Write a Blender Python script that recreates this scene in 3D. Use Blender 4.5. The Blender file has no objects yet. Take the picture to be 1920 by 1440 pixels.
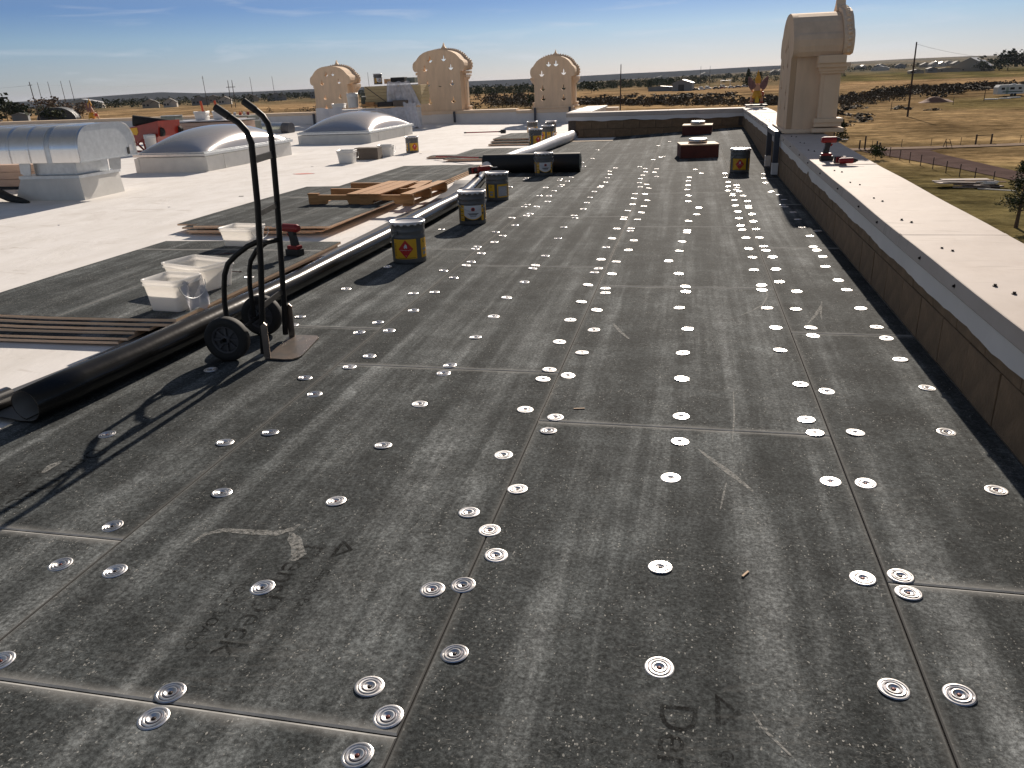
import bpy, bmesh, math, random
from mathutils import Vector, Matrix
random.seed(7)
SC = bpy.context.scene
COL = SC.collection
PI = math.pi
# ------------------------------------------------------------------ camera
cam_d = bpy.data.cameras.new('camera'); cam = bpy.data.objects.new('camera', cam_d); COL.objects.link(cam)
def rot_rows(yaw, pitch, roll):
    cy, sy, cp, sp = math.cos(yaw), math.sin(yaw), math.cos(pitch), math.sin(pitch)
    f = Vector((sy*cp, cy*cp, -sp)); r = Vector((cy, -sy, 0)); u = r.cross(f)
    c, s = math.cos(roll), math.sin(roll)
    return r*c+u*s, u*c-r*s, f
R_, U_, F_ = rot_rows(-0.22349, 0.36639, -0.038388)
CAM = Vector((0.60146, 0.0, 1.40312))
cam.matrix_world = Matrix(((R_.x, U_.x, -F_.x, CAM.x), (R_.y, U_.y, -F_.y, CAM.y), (R_.z, U_.z, -F_.z, CAM.z), (0, 0, 0, 1)))
cam_d.sensor_width = 36.0; cam_d.lens = 1477.65/1920*36
cam_d.clip_start = 0.05; cam_d.clip_end = 60000
SC.camera = cam
# ------------------------------------------------------------------ sky, sun, exposure
SUN_EL, SUN_AZ = math.radians(25.5), math.radians(4.0)      # azimuth from +Y towards +X
W = bpy.data.worlds.new('World'); SC.world = W; W.use_nodes = True
wt = W.node_tree; wt.nodes.clear()
wo = wt.nodes.new('ShaderNodeOutputWorld'); wb = wt.nodes.new('ShaderNodeBackground')
sky = wt.nodes.new('ShaderNodeTexSky'); sky.sky_type = 'NISHITA'; sky.sun_disc = False
sky.sun_elevation = SUN_EL; sky.sun_rotation = SUN_AZ
sky.altitude = 2000; sky.air_density = 1.0; sky.dust_density = 0.6; sky.ozone_density = 2.5
wb.inputs['Strength'].default_value = 0.088
tc = wt.nodes.new('ShaderNodeTexCoord')
sep = wt.nodes.new('ShaderNodeSeparateXYZ'); wt.links.new(tc.outputs['Generated'], sep.inputs[0])
# tint by elevation only, the same all round: pale haze at the horizon, clear blue just above it, and added warm brightness higher up to fill the shade
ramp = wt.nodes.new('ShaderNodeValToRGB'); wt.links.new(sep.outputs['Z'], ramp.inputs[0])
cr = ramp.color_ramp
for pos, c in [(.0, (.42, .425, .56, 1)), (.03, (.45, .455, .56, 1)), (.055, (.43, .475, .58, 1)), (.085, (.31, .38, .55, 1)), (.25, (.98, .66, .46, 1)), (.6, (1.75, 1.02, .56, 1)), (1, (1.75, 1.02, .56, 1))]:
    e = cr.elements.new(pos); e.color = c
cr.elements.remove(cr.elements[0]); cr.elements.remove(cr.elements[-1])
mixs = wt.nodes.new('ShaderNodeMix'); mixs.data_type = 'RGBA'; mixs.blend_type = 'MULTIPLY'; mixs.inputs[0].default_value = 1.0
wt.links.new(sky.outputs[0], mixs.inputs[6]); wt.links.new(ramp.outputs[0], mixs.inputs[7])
# thin cirrus
mp = wt.nodes.new('ShaderNodeMapping'); mp.inputs['Scale'].default_value = (3.0, 3.0, 22.0); wt.links.new(tc.outputs['Generated'], mp.inputs[0])
cn = wt.nodes.new('ShaderNodeTexNoise'); cn.inputs['Scale'].default_value = 2.6; cn.inputs['Detail'].default_value = 7; cn.inputs['Distortion'].default_value = .5
wt.links.new(mp.outputs[0], cn.inputs['Vector'])
ccr = wt.nodes.new('ShaderNodeValToRGB'); ccr.color_ramp.elements[0].position = .56; ccr.color_ramp.elements[0].color = (0, 0, 0, 1)
ccr.color_ramp.elements[1].position = .8; ccr.color_ramp.elements[1].color = (.4, .4, .4, 1); wt.links.new(cn.outputs[0], ccr.inputs[0])
mixc = wt.nodes.new('ShaderNodeMix'); mixc.data_type = 'RGBA'; wt.links.new(ccr.outputs[0], mixc.inputs[0])
wt.links.new(mixs.outputs[2], mixc.inputs[6]); mixc.inputs[7].default_value = (6.5, 6.7, 7.2, 1)
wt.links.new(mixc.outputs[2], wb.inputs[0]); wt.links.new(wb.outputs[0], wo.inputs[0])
sun_d = bpy.data.lights.new('sun', 'SUN'); sun = bpy.data.objects.new('sun', sun_d); COL.objects.link(sun)
sun_d.energy = 5.0; sun_d.angle = math.radians(0.53); sun_d.color = (1.0, 0.885, 0.76)
to_sun = Vector((math.sin(SUN_AZ)*math.cos(SUN_EL), math.cos(SUN_AZ)*math.cos(SUN_EL), math.sin(SUN_EL)))
sun.rotation_euler = to_sun.to_track_quat('Z', 'Y').to_euler()
SC.view_settings.view_transform = 'Standard'; SC.view_settings.look = 'None'
SC.view_settings.exposure = 0.35; SC.view_settings.gamma = 1.0; SC.view_settings.use_curve_mapping = False
try:
    SC.cycles.max_bounces = 8; SC.cycles.volume_bounces = 0; SC.cycles.transparent_max_bounces = 12; SC.cycles.volume_step_rate = 1.0
except Exception: pass

# ------------------------------------------------------------------ helpers
class MB:
    def __init__(s): s.v, s.f, s.m, s.s, s.uv = [], [], [], [], {}
    def add(s, vs, fs, mi=0, sm=False, M=None):
        o = len(s.v)
        s.v += [tuple(M @ Vector(p)) for p in vs] if M is not None else [tuple(p) for p in vs]
        for f in fs: s.f.append(tuple(i+o for i in f)); s.m.append(mi); s.s.append(sm)
        return s
    def box(s, c, d, mi=0, M=None, ch=0.0):
        x, y, z = d[0]/2, d[1]/2, d[2]/2
        if ch <= 0:
            vs = [(c[0]+i*x, c[1]+j*y, c[2]+k*z) for k in (-1, 1) for j in (-1, 1) for i in (-1, 1)]
            fs = [(0, 2, 3, 1), (4, 5, 7, 6), (0, 1, 5, 4), (2, 6, 7, 3), (0, 4, 6, 2), (1, 3, 7, 5)]
            return s.add(vs, fs, mi, False, M)
        bm = bmesh.new(); bmesh.ops.create_cube(bm, size=1.0)
        for v in bm.verts: v.co = Vector((c[0]+v.co.x*d[0], c[1]+v.co.y*d[1], c[2]+v.co.z*d[2]))
        bmesh.ops.bevel(bm, geom=bm.edges[:]+bm.verts[:], offset=ch, segments=2, affect='EDGES', profile=.6)
        bm.verts.index_update()
        s.add([v.co[:] for v in bm.verts], [tuple(v.index for v in f.verts) for f in bm.faces], mi, False, M); bm.free(); return s
    def cyl(s, p0, p1, r0, r1=None, n=12, mi=0, caps=True, sm=True, M=None):
        r1 = r0 if r1 is None else r1
        p0, p1 = Vector(p0), Vector(p1); ax = (p1-p0).normalized()
        a = ax.orthogonal().normalized(); b = ax.cross(a)
        vs = [p0+(a*math.cos(2*PI*i/n)+b*math.sin(2*PI*i/n))*r0 for i in range(n)]+[p1+(a*math.cos(2*PI*i/n)+b*math.sin(2*PI*i/n))*r1 for i in range(n)]
        s.add(vs, [(i, (i+1) % n, n+(i+1) % n, n+i) for i in range(n)], mi, sm, M)
        if caps: s.add(vs, [tuple(range(n-1, -1, -1)), tuple(range(n, 2*n))], mi, False, M)
        return s
    def tube(s, pts, r, n=10, mi=0, caps=True, M=None):
        P = [Vector(p) for p in pts]; rs = r if isinstance(r, (list, tuple)) else [r]*len(P)
        t0 = (P[1]-P[0]).normalized(); a = t0.orthogonal().normalized(); vs = []
        for k, p in enumerate(P):
            t = (P[min(k+1, len(P)-1)]-P[max(k-1, 0)]).normalized()
            a = (a-t*a.dot(t)).normalized(); b = t.cross(a)
            vs += [p+(a*math.cos(2*PI*i/n)+b*math.sin(2*PI*i/n))*rs[k] for i in range(n)]
        fs = [(k*n+i, k*n+(i+1) % n, (k+1)*n+(i+1) % n, (k+1)*n+i) for k in range(len(P)-1) for i in range(n)]
        s.add(vs, fs, mi, True, M)
        if caps: s.add(vs, [tuple(range(n-1, -1, -1)), tuple(range((len(P)-1)*n, len(P)*n))], mi, False, M)
        return s
    def lathe(s, prof, n=24, mi=0, M=None, sm=True, cap0=False, cap1=False):
        vs = [(r*math.cos(2*PI*i/n), r*math.sin(2*PI*i/n), z) for r, z in prof for i in range(n)]
        fs = [(k*n+i, k*n+(i+1) % n, (k+1)*n+(i+1) % n, (k+1)*n+i) for k in range(len(prof)-1) for i in range(n)]
        s.add(vs, fs, mi, sm, M)
        if cap0: s.add(vs[:n], [tuple(range(n-1, -1, -1))], mi, False, M)
        if cap1: s.add(vs[-n:], [tuple(range(n))], mi, False, M)
        return s
    def prism(s, poly, a, b, mi=0, M=None, ax='y', sm=False):
        n = len(poly)
        f = {'y': lambda p, t: (p[0], t, p[1]), 'x': lambda p, t: (t, p[0], p[1]), 'z': lambda p, t: (p[0], p[1], t)}[ax]
        vs = [f(p, a) for p in poly]+[f(p, b) for p in poly]
        s.add(vs, [(i, (i+1) % n, n+(i+1) % n, n+i) for i in range(n)], mi, sm, M)
        s.add(vs, [tuple(range(n-1, -1, -1)), tuple(range(n, 2*n))], mi, False, M); return s
    def grid(s, fn, nu, nv, mi=0, sm=True, M=None):
        vs = [fn(i/nu, j/nv) for j in range(nv+1) for i in range(nu+1)]
        fs = [(j*(nu+1)+i, j*(nu+1)+i+1, (j+1)*(nu+1)+i+1, (j+1)*(nu+1)+i) for j in range(nv) for i in range(nu)]
        return s.add(vs, fs, mi, sm, M)
    def mesh(s, name, mats):
        me = bpy.data.meshes.new(name); me.from_pydata(s.v, [], s.f); me.update()
        for m in mats: me.materials.append(m)
        me.polygons.foreach_set('material_index', s.m); me.polygons.foreach_set('use_smooth', s.s)
        return me
    def fix(s, me):
        bm = bmesh.new(); bm.from_mesh(me); bmesh.ops.recalc_face_normals(bm, faces=bm.faces); bm.to_mesh(me); bm.free()
    def build(s, name, mats, parent=None, loc=None, rz=0.0, fix=True):
        if not isinstance(mats, (list, tuple)): mats = [mats]
        me = s.mesh(name, mats)
        if fix: s.fix(me)
        return link(name, me, parent, loc, rz)
def link(name, me, parent=None, loc=None, rz=0.0):
    o = bpy.data.objects.new(name, me); COL.objects.link(o)
    if parent is not None: o.parent = parent
    if loc is not None: o.location = loc
    if rz: o.rotation_euler = (0, 0, rz)
    return o
def tag(o, label, cat, group=None, kind=None):
    if label: o['label'] = label
    if cat: o['category'] = cat
    if group: o['group'] = group
    if kind: o['kind'] = kind
    return o
def thing(name, label, cat, loc=(0, 0, 0), rz=0.0, group=None):
    o = bpy.data.objects.new(name, None); COL.objects.link(o); o.location = loc; o.rotation_euler = (0, 0, rz)
    o.empty_display_size = .1
    return tag(o, label, cat, group)
def struct(o): o['kind'] = 'structure'; return o
def stuff(o): o['kind'] = 'stuff'; return o
KIDS = {}
def copy_tree(o, parent=None):
    c = o.copy(); COL.objects.link(c)
    if parent is not None: c.parent = parent
    for ch in [k for k in o.children]: copy_tree(ch, c)
    return c
def dup(o, loc, rz=None, label=None, scale=None):
    c = copy_tree(o); c.location = loc
    if rz is not None: c.rotation_euler = (0, 0, rz)
    if scale: c.scale = scale if isinstance(scale, (tuple, list)) else (scale,)*3
    if label: c['label'] = label
    return c
def ss(a, b, x):
    t = min(1, max(0, (x-a)/(b-a))); return t*t*(3-2*t)
def interp(t, x):
    if x <= t[0][0]: return t[0][1]
    for (a, b), (c, d) in zip(t, t[1:]):
        if x <= c: return b+(d-b)*(x-a)/(c-a)
    return t[-1][1]
def ground_rough(x, y): return random.random()

# ------------------------------------------------------------------ materials
MATS = {}
def mat(name, col, rough=.6, metal=0.0, var=.12, scale=6.0, bump=0.0, bscale=None, detail=5, coat=0.0, spec=.5, col2=None, stretch=(1, 1, 1), trans=0.0, emis=None):
    if name in MATS: return MATS[name]
    m = bpy.data.materials.new(name); m.use_nodes = True; t = m.node_tree; b = t.nodes['Principled BSDF']
    b.inputs['Roughness'].default_value = rough; b.inputs['Metallic'].default_value = metal
    b.inputs['Specular IOR Level'].default_value = spec; b.inputs['Coat Weight'].default_value = coat
    b.inputs['Transmission Weight'].default_value = trans
    tcn = t.nodes.new('ShaderNodeTexCoord'); mpn = t.nodes.new('ShaderNodeMapping'); mpn.inputs['Scale'].default_value = stretch
    t.links.new(tcn.outputs['Object'], mpn.inputs[0])
    nz = t.nodes.new('ShaderNodeTexNoise'); nz.inputs['Scale'].default_value = scale; nz.inputs['Detail'].default_value = detail; nz.inputs['Roughness'].default_value = .6
    t.links.new(mpn.outputs[0], nz.inputs['Vector'])
    rp = t.nodes.new('ShaderNodeValToRGB'); t.links.new(nz.outputs[0], rp.inputs[0])
    c2 = col2 or tuple(min(1, c*(1+var)) for c in col); c1 = col if col2 else tuple(c*(1-var) for c in col)
    rp.color_ramp.elements[0].position = .3; rp.color_ramp.elements[0].color = (*c1, 1)
    rp.color_ramp.elements[1].position = .7; rp.color_ramp.elements[1].color = (*c2, 1)
    t.links.new(rp.outputs[0], b.inputs['Base Color'])
    if bump > 0:
        n2 = t.nodes.new('ShaderNodeTexNoise'); n2.inputs['Scale'].default_value = bscale or scale*4; n2.inputs['Detail'].default_value = 4
        t.links.new(mpn.outputs[0], n2.inputs['Vector'])
        bp = t.nodes.new('ShaderNodeBump'); bp.inputs['Strength'].default_value = bump; bp.inputs['Distance'].default_value = .01
        t.links.new(n2.outputs[0], bp.inputs['Height']); t.links.new(bp.outputs[0], b.inputs['Normal'])
    MATS[name] = m; return m
def node(t, kind, **kw):
    n = t.nodes.new(kind)
    for k, v in kw.items():
        if k.startswith('i_'):
            n.inputs[int(k[2:]) if k[2:].isdigit() else k[2:]].default_value = v
        else: setattr(n, k, v)
    return n
def ramp_of(t, src, stops):
    r = t.nodes.new('ShaderNodeValToRGB'); e = r.color_ramp.elements
    while len(e) < len(stops): e.new(.5)
    for k, (p, c) in enumerate(stops):
        e[k].position = p; e[k].color = c if len(c) == 4 else (*c, 1)
    t.links.new(src, r.inputs[0]); return r.outputs[0]
def mixrgb(t, fac, a, b, mode='MIX'):
    n = t.nodes.new('ShaderNodeMix'); n.data_type = 'RGBA'; n.blend_type = mode
    for i, x in ((0, fac), (6, a), (7, b)):
        if hasattr(x, 'is_output'): t.links.new(x, n.inputs[i])
        elif i == 0: n.inputs[0].default_value = x
        else: n.inputs[i].default_value = (*x, 1) if len(x) == 3 else x
    return n.outputs[2]
def noise(t, vec, scale, detail=4, rough=.55, stretch=None, dist=0.0):
    if stretch:
        m = t.nodes.new('ShaderNodeMapping'); m.inputs['Scale'].default_value = stretch; t.links.new(vec, m.inputs[0]); vec = m.outputs[0]
    n = t.nodes.new('ShaderNodeTexNoise'); n.inputs['Scale'].default_value = scale; n.inputs['Detail'].default_value = detail
    n.inputs['Roughness'].default_value = rough; n.inputs['Distortion'].default_value = dist
    t.links.new(vec, n.inputs['Vector']); return n.outputs[0]
def noise_c(t, vec, scale):
    n = t.nodes.new('ShaderNodeTexNoise'); n.inputs['Scale'].default_value = scale; t.links.new(vec, n.inputs['Vector']); return n.outputs['Color']
def new_mat(name):
    m = bpy.data.materials.new(name); m.use_nodes = True; t = m.node_tree; MATS[name] = m
    return m, t, t.nodes['Principled BSDF'], t.nodes.new('ShaderNodeTexCoord')
def math_n(t, op, a, b=None):
    n = t.nodes.new('ShaderNodeMath'); n.operation = op
    for i, x in ((0, a), (1, b)):
        if x is None: continue
        if hasattr(x, 'is_output'): t.links.new(x, n.inputs[i])
        else: n.inputs[i].default_value = x
    return n.outputs[0]
def bump_to(t, b, h, strength, dist=.01):
    bp = t.nodes.new('ShaderNodeBump'); bp.inputs['Strength'].default_value = strength; bp.inputs['Distance'].default_value = dist
    t.links.new(h, bp.inputs['Height']); t.links.new(bp.outputs[0], b.inputs['Normal'])

# cover board face: grey fibreglass mat, lengthwise roller streaks, pale fibre flecks (UV is in metres)
def board_material():
    m, t, b, tcn = new_mat('board_face')
    uv = tcn.outputs['UV']; oi = t.nodes.new('ShaderNodeObjectInfo')
    off = t.nodes.new('ShaderNodeVectorMath'); off.operation = 'MULTIPLY_ADD'
    t.links.new(oi.outputs['Random'], off.inputs[0]); off.inputs[1].default_value = (17.3, 31.7, 5.1); t.links.new(uv, off.inputs[2])
    v = off.outputs[0]
    geo = t.nodes.new('ShaderNodeNewGeometry'); wp = geo.outputs['Position']
    st1 = noise(t, wp, 1.0, 5, .62, (6.2, .16, 1), .25); st2 = noise(t, v, 1.0, 5, .64, (4.2, .7, 1), .3)
    streak = math_n(t, 'ADD', math_n(t, 'MULTIPLY', st1, .62), math_n(t, 'MULTIPLY', st2, .38))
    mott = noise(t, v, 3.6, 9, .74)
    fine = noise(t, v, 75, 5, .85)
    vo = t.nodes.new('ShaderNodeTexVoronoi'); vo.inputs['Scale'].default_value = 175; vm = t.nodes.new('ShaderNodeMapping'); vm.inputs['Scale'].default_value = (1.0, .62, 1)
    wv = mixrgb(t, .012, v, noise_c(t, v, 40)); t.links.new(wv, vm.inputs[0]); t.links.new(vm.outputs[0], vo.inputs['Vector'])
    vs_ = t.nodes.new('ShaderNodeSeparateColor'); t.links.new(vo.outputs['Color'], vs_.inputs[0])
    dsz = math_n(t, 'MULTIPLY', math_n(t, 'POWER', vs_.outputs[1], 3.0), .46)
    fib = math_n(t, 'MULTIPLY', math_n(t, 'LESS_THAN', vo.outputs['Distance'], dsz), math_n(t, 'GREATER_THAN', vs_.outputs[0], .66))
    hair = noise(t, v, 1.0, 2, .6, (60, 190, 1), 1.5)
    base = ramp_of(t, streak, [(.40, (.040, .0445, .0450)), (.49, (.057, .0625, .0630)), (.56, (.104, .1120, .1120)), (.63, (.162, .172, .172))])
    mo = ramp_of(t, mott, [(.33, (.62, .62, .62)), (.5, (.95, .95, .95)), (.66, (1.5, 1.5, 1.5))])
    c = mixrgb(t, 1.0, base, mo, 'MULTIPLY')
    fi = ramp_of(t, fine, [(.36, (.40, .40, .40)), (.5, (.95, .95, .95)), (.64, (1.9, 1.9, 1.9))])
    c = mixrgb(t, 1.0, c, fi, 'MULTIPLY')
    hr = ramp_of(t, hair, [(.60, (0, 0, 0)), (.70, (.45, .45, .45))]); fl = mixrgb(t, 1.0, hr, fib, 'ADD')
    clus = ramp_of(t, noise(t, v, 7, 3, .6), [(.40, (.12, .12, .12)), (.62, (1, 1, 1))])
    c = mixrgb(t, mixrgb(t, 1.0, fl, clus, 'MULTIPLY'), c, (.34, .335, .31))
    # dusty worn ends (v close to 0 or board length), uneven
    sp = t.nodes.new('ShaderNodeSeparateXYZ'); t.links.new(uv, sp.inputs[0])
    d0 = math_n(t, 'ABSOLUTE', sp.outputs[1]); d1 = math_n(t, 'ABSOLUTE', math_n(t, 'SUBTRACT', sp.outputs[1], 2.434))
    dd = math_n(t, 'MINIMUM', d0, d1)
    wob = math_n(t, 'MULTIPLY', noise(t, v, 5, 4, .7), .075)
    dust = ramp_of(t, math_n(t, 'DIVIDE', dd, wob), [(.15, (.85, .85, .85)), (.55, (.3, .3, .3)), (1.2, (0, 0, 0))])
    c = mixrgb(t, mixrgb(t, .75, (0, 0, 0), dust), c, (.30, .296, .28))
    # rubbed band along the long edges
    e0 = math_n(t, 'ABSOLUTE', sp.outputs[0]); e1 = math_n(t, 'ABSOLUTE', math_n(t, 'SUBTRACT', sp.outputs[0], 1.2162))
    ee = math_n(t, 'MINIMUM', e0, e1)
    wob2 = math_n(t, 'ADD', math_n(t, 'MULTIPLY', noise(t, v, 2.2, 4, .7), .1), .002)
    ed = ramp_of(t, math_n(t, 'DIVIDE', ee, wob2), [(.0, (1, 1, 1)), (.16, (.25, .25, .25)), (.5, (0, 0, 0))])
    c = mixrgb(t, mixrgb(t, .75, (0, 0, 0), ed), c, (.20, .198, .185))
    # scuffs
    sc = ramp_of(t, noise(t, v, 1.0, 2, .5, (1.1, 2.6, 1), 2.5), [(.485, (0, 0, 0)), (.5, (1, 1, 1)), (.515, (0, 0, 0))])
    sc2 = ramp_of(t, noise(t, v, 1.7, 2, .5), [(.56, (0, 0, 0)), (.68, (.14, .14, .14))])
    c = mixrgb(t, mixrgb(t, 1.0, sc, sc2, 'MULTIPLY'), c, (.22, .215, .2))
    hs = t.nodes.new('ShaderNodeHueSaturation'); t.links.new(c, hs.inputs['Color'])
    t.links.new(math_n(t, 'ADD', math_n(t, 'MULTIPLY', oi.outputs['Random'], .24), .9), hs.inputs['Value'])
    t.links.new(hs.outputs[0], b.inputs['Base Color'])
    b.inputs['Roughness'].default_value = .92; b.inputs['Specular IOR Level'].default_value = .085
    bump_to(t, b, math_n(t, 'ADD', fine, math_n(t, 'MULTIPLY', fib, .6)), .25, .003)
    return m
BOARD = board_material()
GYP = mat('gypsum_edge', (.20, .20, .195), .95, scale=7, col2=(.46, .46, .44), spec=.1)
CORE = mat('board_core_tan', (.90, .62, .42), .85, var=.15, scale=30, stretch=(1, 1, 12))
DARKCORE = mat('board_side_dark', (.05, .05, .048), .9)
def membrane_material():
    m, t, b, tcn = new_mat('white_membrane')
    v = tcn.outputs['Object']
    n1 = noise(t, v, .35, 6, .6); n2 = noise(t, v, 3.0, 6, .65, (1, .4, 1)); n3 = noise(t, v, 1.0, 3, .6, (.9, 5, 1), 1.5)
    c = ramp_of(t, n1, [(.3, (.74, .705, .665)), (.7, (.83, .805, .775))])
    c = mixrgb(t, .35, c, ramp_of(t, n2, [(.35, (.60, .57, .53)), (.6, (.82, .80, .785))]), 'MIX')
    c = mixrgb(t, mixrgb(t, .5, (0, 0, 0), ramp_of(t, n3, [(.62, (0, 0, 0)), (.70, (1, 1, 1))])), c, (.50, .45, .40))
    n4 = noise(t, v, .9, 8, .7, (1, 1, 1), 1.2); c = mixrgb(t, ramp_of(t, n4, [(.57, (0, 0, 0)), (.64, (.3, .3, .3)), (.68, (.05, .05, .05))]), c, (.56, .51, .46))
    n5 = noise(t, v, 13, 4, .7); c = mixrgb(t, ramp_of(t, n5, [(.68, (0, 0, 0)), (.75, (.5, .5, .5))]), c, (.42, .38, .34))
    sp = t.nodes.new('ShaderNodeSeparateXYZ'); t.links.new(v, sp.inputs[0])
    t.links.new(c, b.inputs['Base Color']); b.inputs['Roughness'].default_value = .8; b.inputs['Specular IOR Level'].default_value = .15
    bump_to(t, b, noise(t, v, 1.6, 7, .66, (1, .45, 1), .8), .5, .03)
    return m
MEMB = membrane_material()
FLASH = mat('flashing_membrane', (.72, .69, .67), .5, var=.06, scale=2.5, bump=.15, bscale=5)
def coping_material():
    m, t, b, tcn = new_mat('coping_metal'); v = tcn.outputs['Object']
    c = ramp_of(t, noise(t, v, 1.2, 6, .65), [(.3, (.50, .435, .385)), (.7, (.57, .505, .455))])
    st = ramp_of(t, noise(t, v, 1.6, 8, .72, (2.5, .9, 1), .8), [(.58, (0, 0, 0)), (.74, (.45, .45, .45))])
    sp = t.nodes.new('ShaderNodeSeparateXYZ'); t.links.new(v, sp.inputs[0])
    outer = ramp_of(t, sp.outputs[0], [(.0, (0, 0, 0)), (1.0, (1, 1, 1))])
    mr = t.nodes.new('ShaderNodeMapRange'); t.links.new(sp.outputs[0], mr.inputs[0]); mr.inputs[1].default_value = 2.22; mr.inputs[2].default_value = 2.38
    c = mixrgb(t, mixrgb(t, 1.0, st, mr.outputs[0], 'MULTIPLY'), c, (.40, .23, .14))
    sm = ramp_of(t, noise(t, v, 1.0, 3, .6, (2, 14, 1), 1.0), [(.60, (0, 0, 0)), (.68, (.5, .5, .5))])
    c = mixrgb(t, sm, c, (.36, .31, .27))
    gr = ramp_of(t, noise(t, v, 2.4, 7, .7, (1, .5, 1), .6), [(.5, (0, 0, 0)), (.68, (.4, .4, .4))]); c = mixrgb(t, gr, c, (.43, .355, .30))
    t.links.new(c, b.inputs['Base Color']); b.inputs['Roughness'].default_value = .75; b.inputs['Specular IOR Level'].default_value = .2
    bump_to(t, b, noise(t, v, 1.1, 4, .55, (1.6, .8, 1)), .45, .03)
    return m
COPING = coping_material()
BLOCK = mat('concrete_block', (.22, .145, .085), .95, var=.22, scale=9, bump=.5, bscale=60)
MORTAR = mat('mortar', (.13, .105, .085), .95, var=.2, scale=20)
STUCCO = mat('cream_stucco', (.72, .54, .38), .85, var=.11, scale=4, bump=.2, bscale=30, detail=8, stretch=(1.6, 1.6, .35), spec=.2)
STUCCO2 = mat('cream_trim', (.76, .585, .42), .75, var=.05, scale=5, bump=.1, bscale=40)
STEEL_TUBE = mat('grey_steel_tube', (.06, .063, .08), .5, .2, var=.15, scale=8)
BLACK = mat('black_enamel', (.010, .0095, .009), .5, 0, var=.3, scale=12, spec=.25)
RUBBER = mat('black_rubber', (.018, .017, .016), .75, var=.3, scale=20)
WORNSTEEL = mat('worn_steel', (.20, .19, .18), .38, .85, var=.3, scale=9, col2=(.34, .27, .22), bump=.1)
def galv(name, c1, c2, rough, stretch=(1, 1, 1)):
    return mat(name, c1, rough, 1.0, col2=c2, scale=14, stretch=stretch)
def plate_material():
    m, t, b, tcn = new_mat('plate_metal'); oi = t.nodes.new('ShaderNodeObjectInfo'); r = oi.outputs['Random']
    c = ramp_of(t, math_n(t, 'FRACT', math_n(t, 'MULTIPLY', r, 7.3)), [(0, (.68, .67, .665)), (.6, (.82, .81, .80)), (1, (.90, .89, .88))])
    gv = ramp_of(t, noise(t, tcn.outputs['Object'], 60, 4, .7), [(.35, (.75, .74, .73)), (.6, (1, 1, 1))]); t.links.new(mixrgb(t, 1.0, c, gv, 'MULTIPLY'), b.inputs['Base Color'])
    b.inputs['Metallic'].default_value = 1.0; t.links.new(math_n(t, 'ADD', math_n(t, 'MULTIPLY', math_n(t, 'FRACT', math_n(t, 'MULTIPLY', r, 3.7)), .2), .28), b.inputs['Roughness']); return m
PLATE = plate_material()
PLATEG = galv('plate_groove', (.16, .15, .17), (.26, .25, .27), .5)  # groove shade and dirt both put into this darker metal
SCREWH = mat('screw_head', (.03, .022, .02), .5, .6, var=.4, scale=200)
SCREWR = mat('screw_head_red', (.10, .018, .012), .5, .3, var=.4, scale=200)
GALV = galv('galvanised_sheet', (.55, .55, .56), (.68, .68, .69), .28)
ALU = galv('mill_aluminium', (.74, .72, .70), (.82, .80, .78), .22, (1, 1, .3))
GALVD = galv('dull_galvanised', (.50, .52, .53), (.62, .64, .65), .42)
WHITEP = mat('white_painted_curb', (.66, .65, .62), .6, var=.08, scale=4, bump=.15, bscale=10)
PAILG = mat('pail_grey', (.10, .102, .104), .38, .15, var=.12, scale=8)
PAILLID = mat('pail_lid', (.58, .57, .58), .35, .55, var=.08, scale=6)
YEL = mat('label_yellow', (.72, .39, .015), .45, var=.06)
RED = mat('label_red', (.50, .018, .014), .45, var=.06)
WHT = mat('label_white', (.62, .62, .63), .5, var=.04)
BLK = mat('label_black', (.02, .018, .016), .5, var=.1)
GREYL = mat('label_grey', (.30, .30, .32), .5, var=.1)
PLAST = mat('white_plastic', (.74, .73, .70), .35, var=.04, spec=.5)
def translucent_material():
    m, t, b, tcn = new_mat('translucent_plastic')
    b.inputs['Base Color'].default_value = (.88, .87, .85, 1); b.inputs['Roughness'].default_value = .3
    tr = t.nodes.new('ShaderNodeBsdfTranslucent'); tr.inputs[0].default_value = (.95, .93, .90, 1)
    mx = t.nodes.new('ShaderNodeMixShader'); mx.inputs[0].default_value = .55
    out = t.nodes['Material Output']; t.links.new(b.outputs[0], mx.inputs[1]); t.links.new(tr.outputs[0], mx.inputs[2]); t.links.new(mx.outputs[0], out.inputs[0])
    return m
TRANSL = translucent_material()
def film_material():
    m, t, b, tcn = new_mat('clear_film')
    b.inputs['Base Color'].default_value = (.62, .61, .64, 1); b.inputs['Roughness'].default_value = .2
    tp = t.nodes.new('ShaderNodeBsdfTransparent'); mx = t.nodes.new('ShaderNodeMixShader')
    lw = ramp_of(t, noise(t, tcn.outputs['Object'], 6, 4, .6), [(.3, (.55, .55, .55)), (.7, (.95, .95, .95))])
    t.links.new(lw, mx.inputs[0]); out = t.nodes['Material Output']
    t.links.new(tp.outputs[0], mx.inputs[1]); t.links.new(b.outputs[0], mx.inputs[2]); t.links.new(mx.outputs[0], out.inputs[0])
    bump_to(t, b, noise(t, tcn.outputs['Object'], 5, 5, .6, (1, 1, .3)), .6, .05)
    return m
FILM = film_material()
def dome_material():
    m, t, b, tcn = new_mat('skylight_acrylic'); v = tcn.outputs['Object']
    b.inputs['Base Color'].default_value = (.42, .41, .42, 1); b.inputs['Roughness'].default_value = .2
    b.inputs['Metallic'].default_value = .55; b.inputs['Coat Weight'].default_value = .8; b.inputs['Coat Roughness'].default_value = .08
    bump_to(t, b, noise(t, v, 1.0, 3, .6, (3, 26, 3)), .06, .02)
    return m
DOME = dome_material()
ROLLB = mat('black_membrane_underside', (.0085, .0082, .008), .2, var=.35, scale=5, bump=.22, bscale=7, spec=.3)
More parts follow.
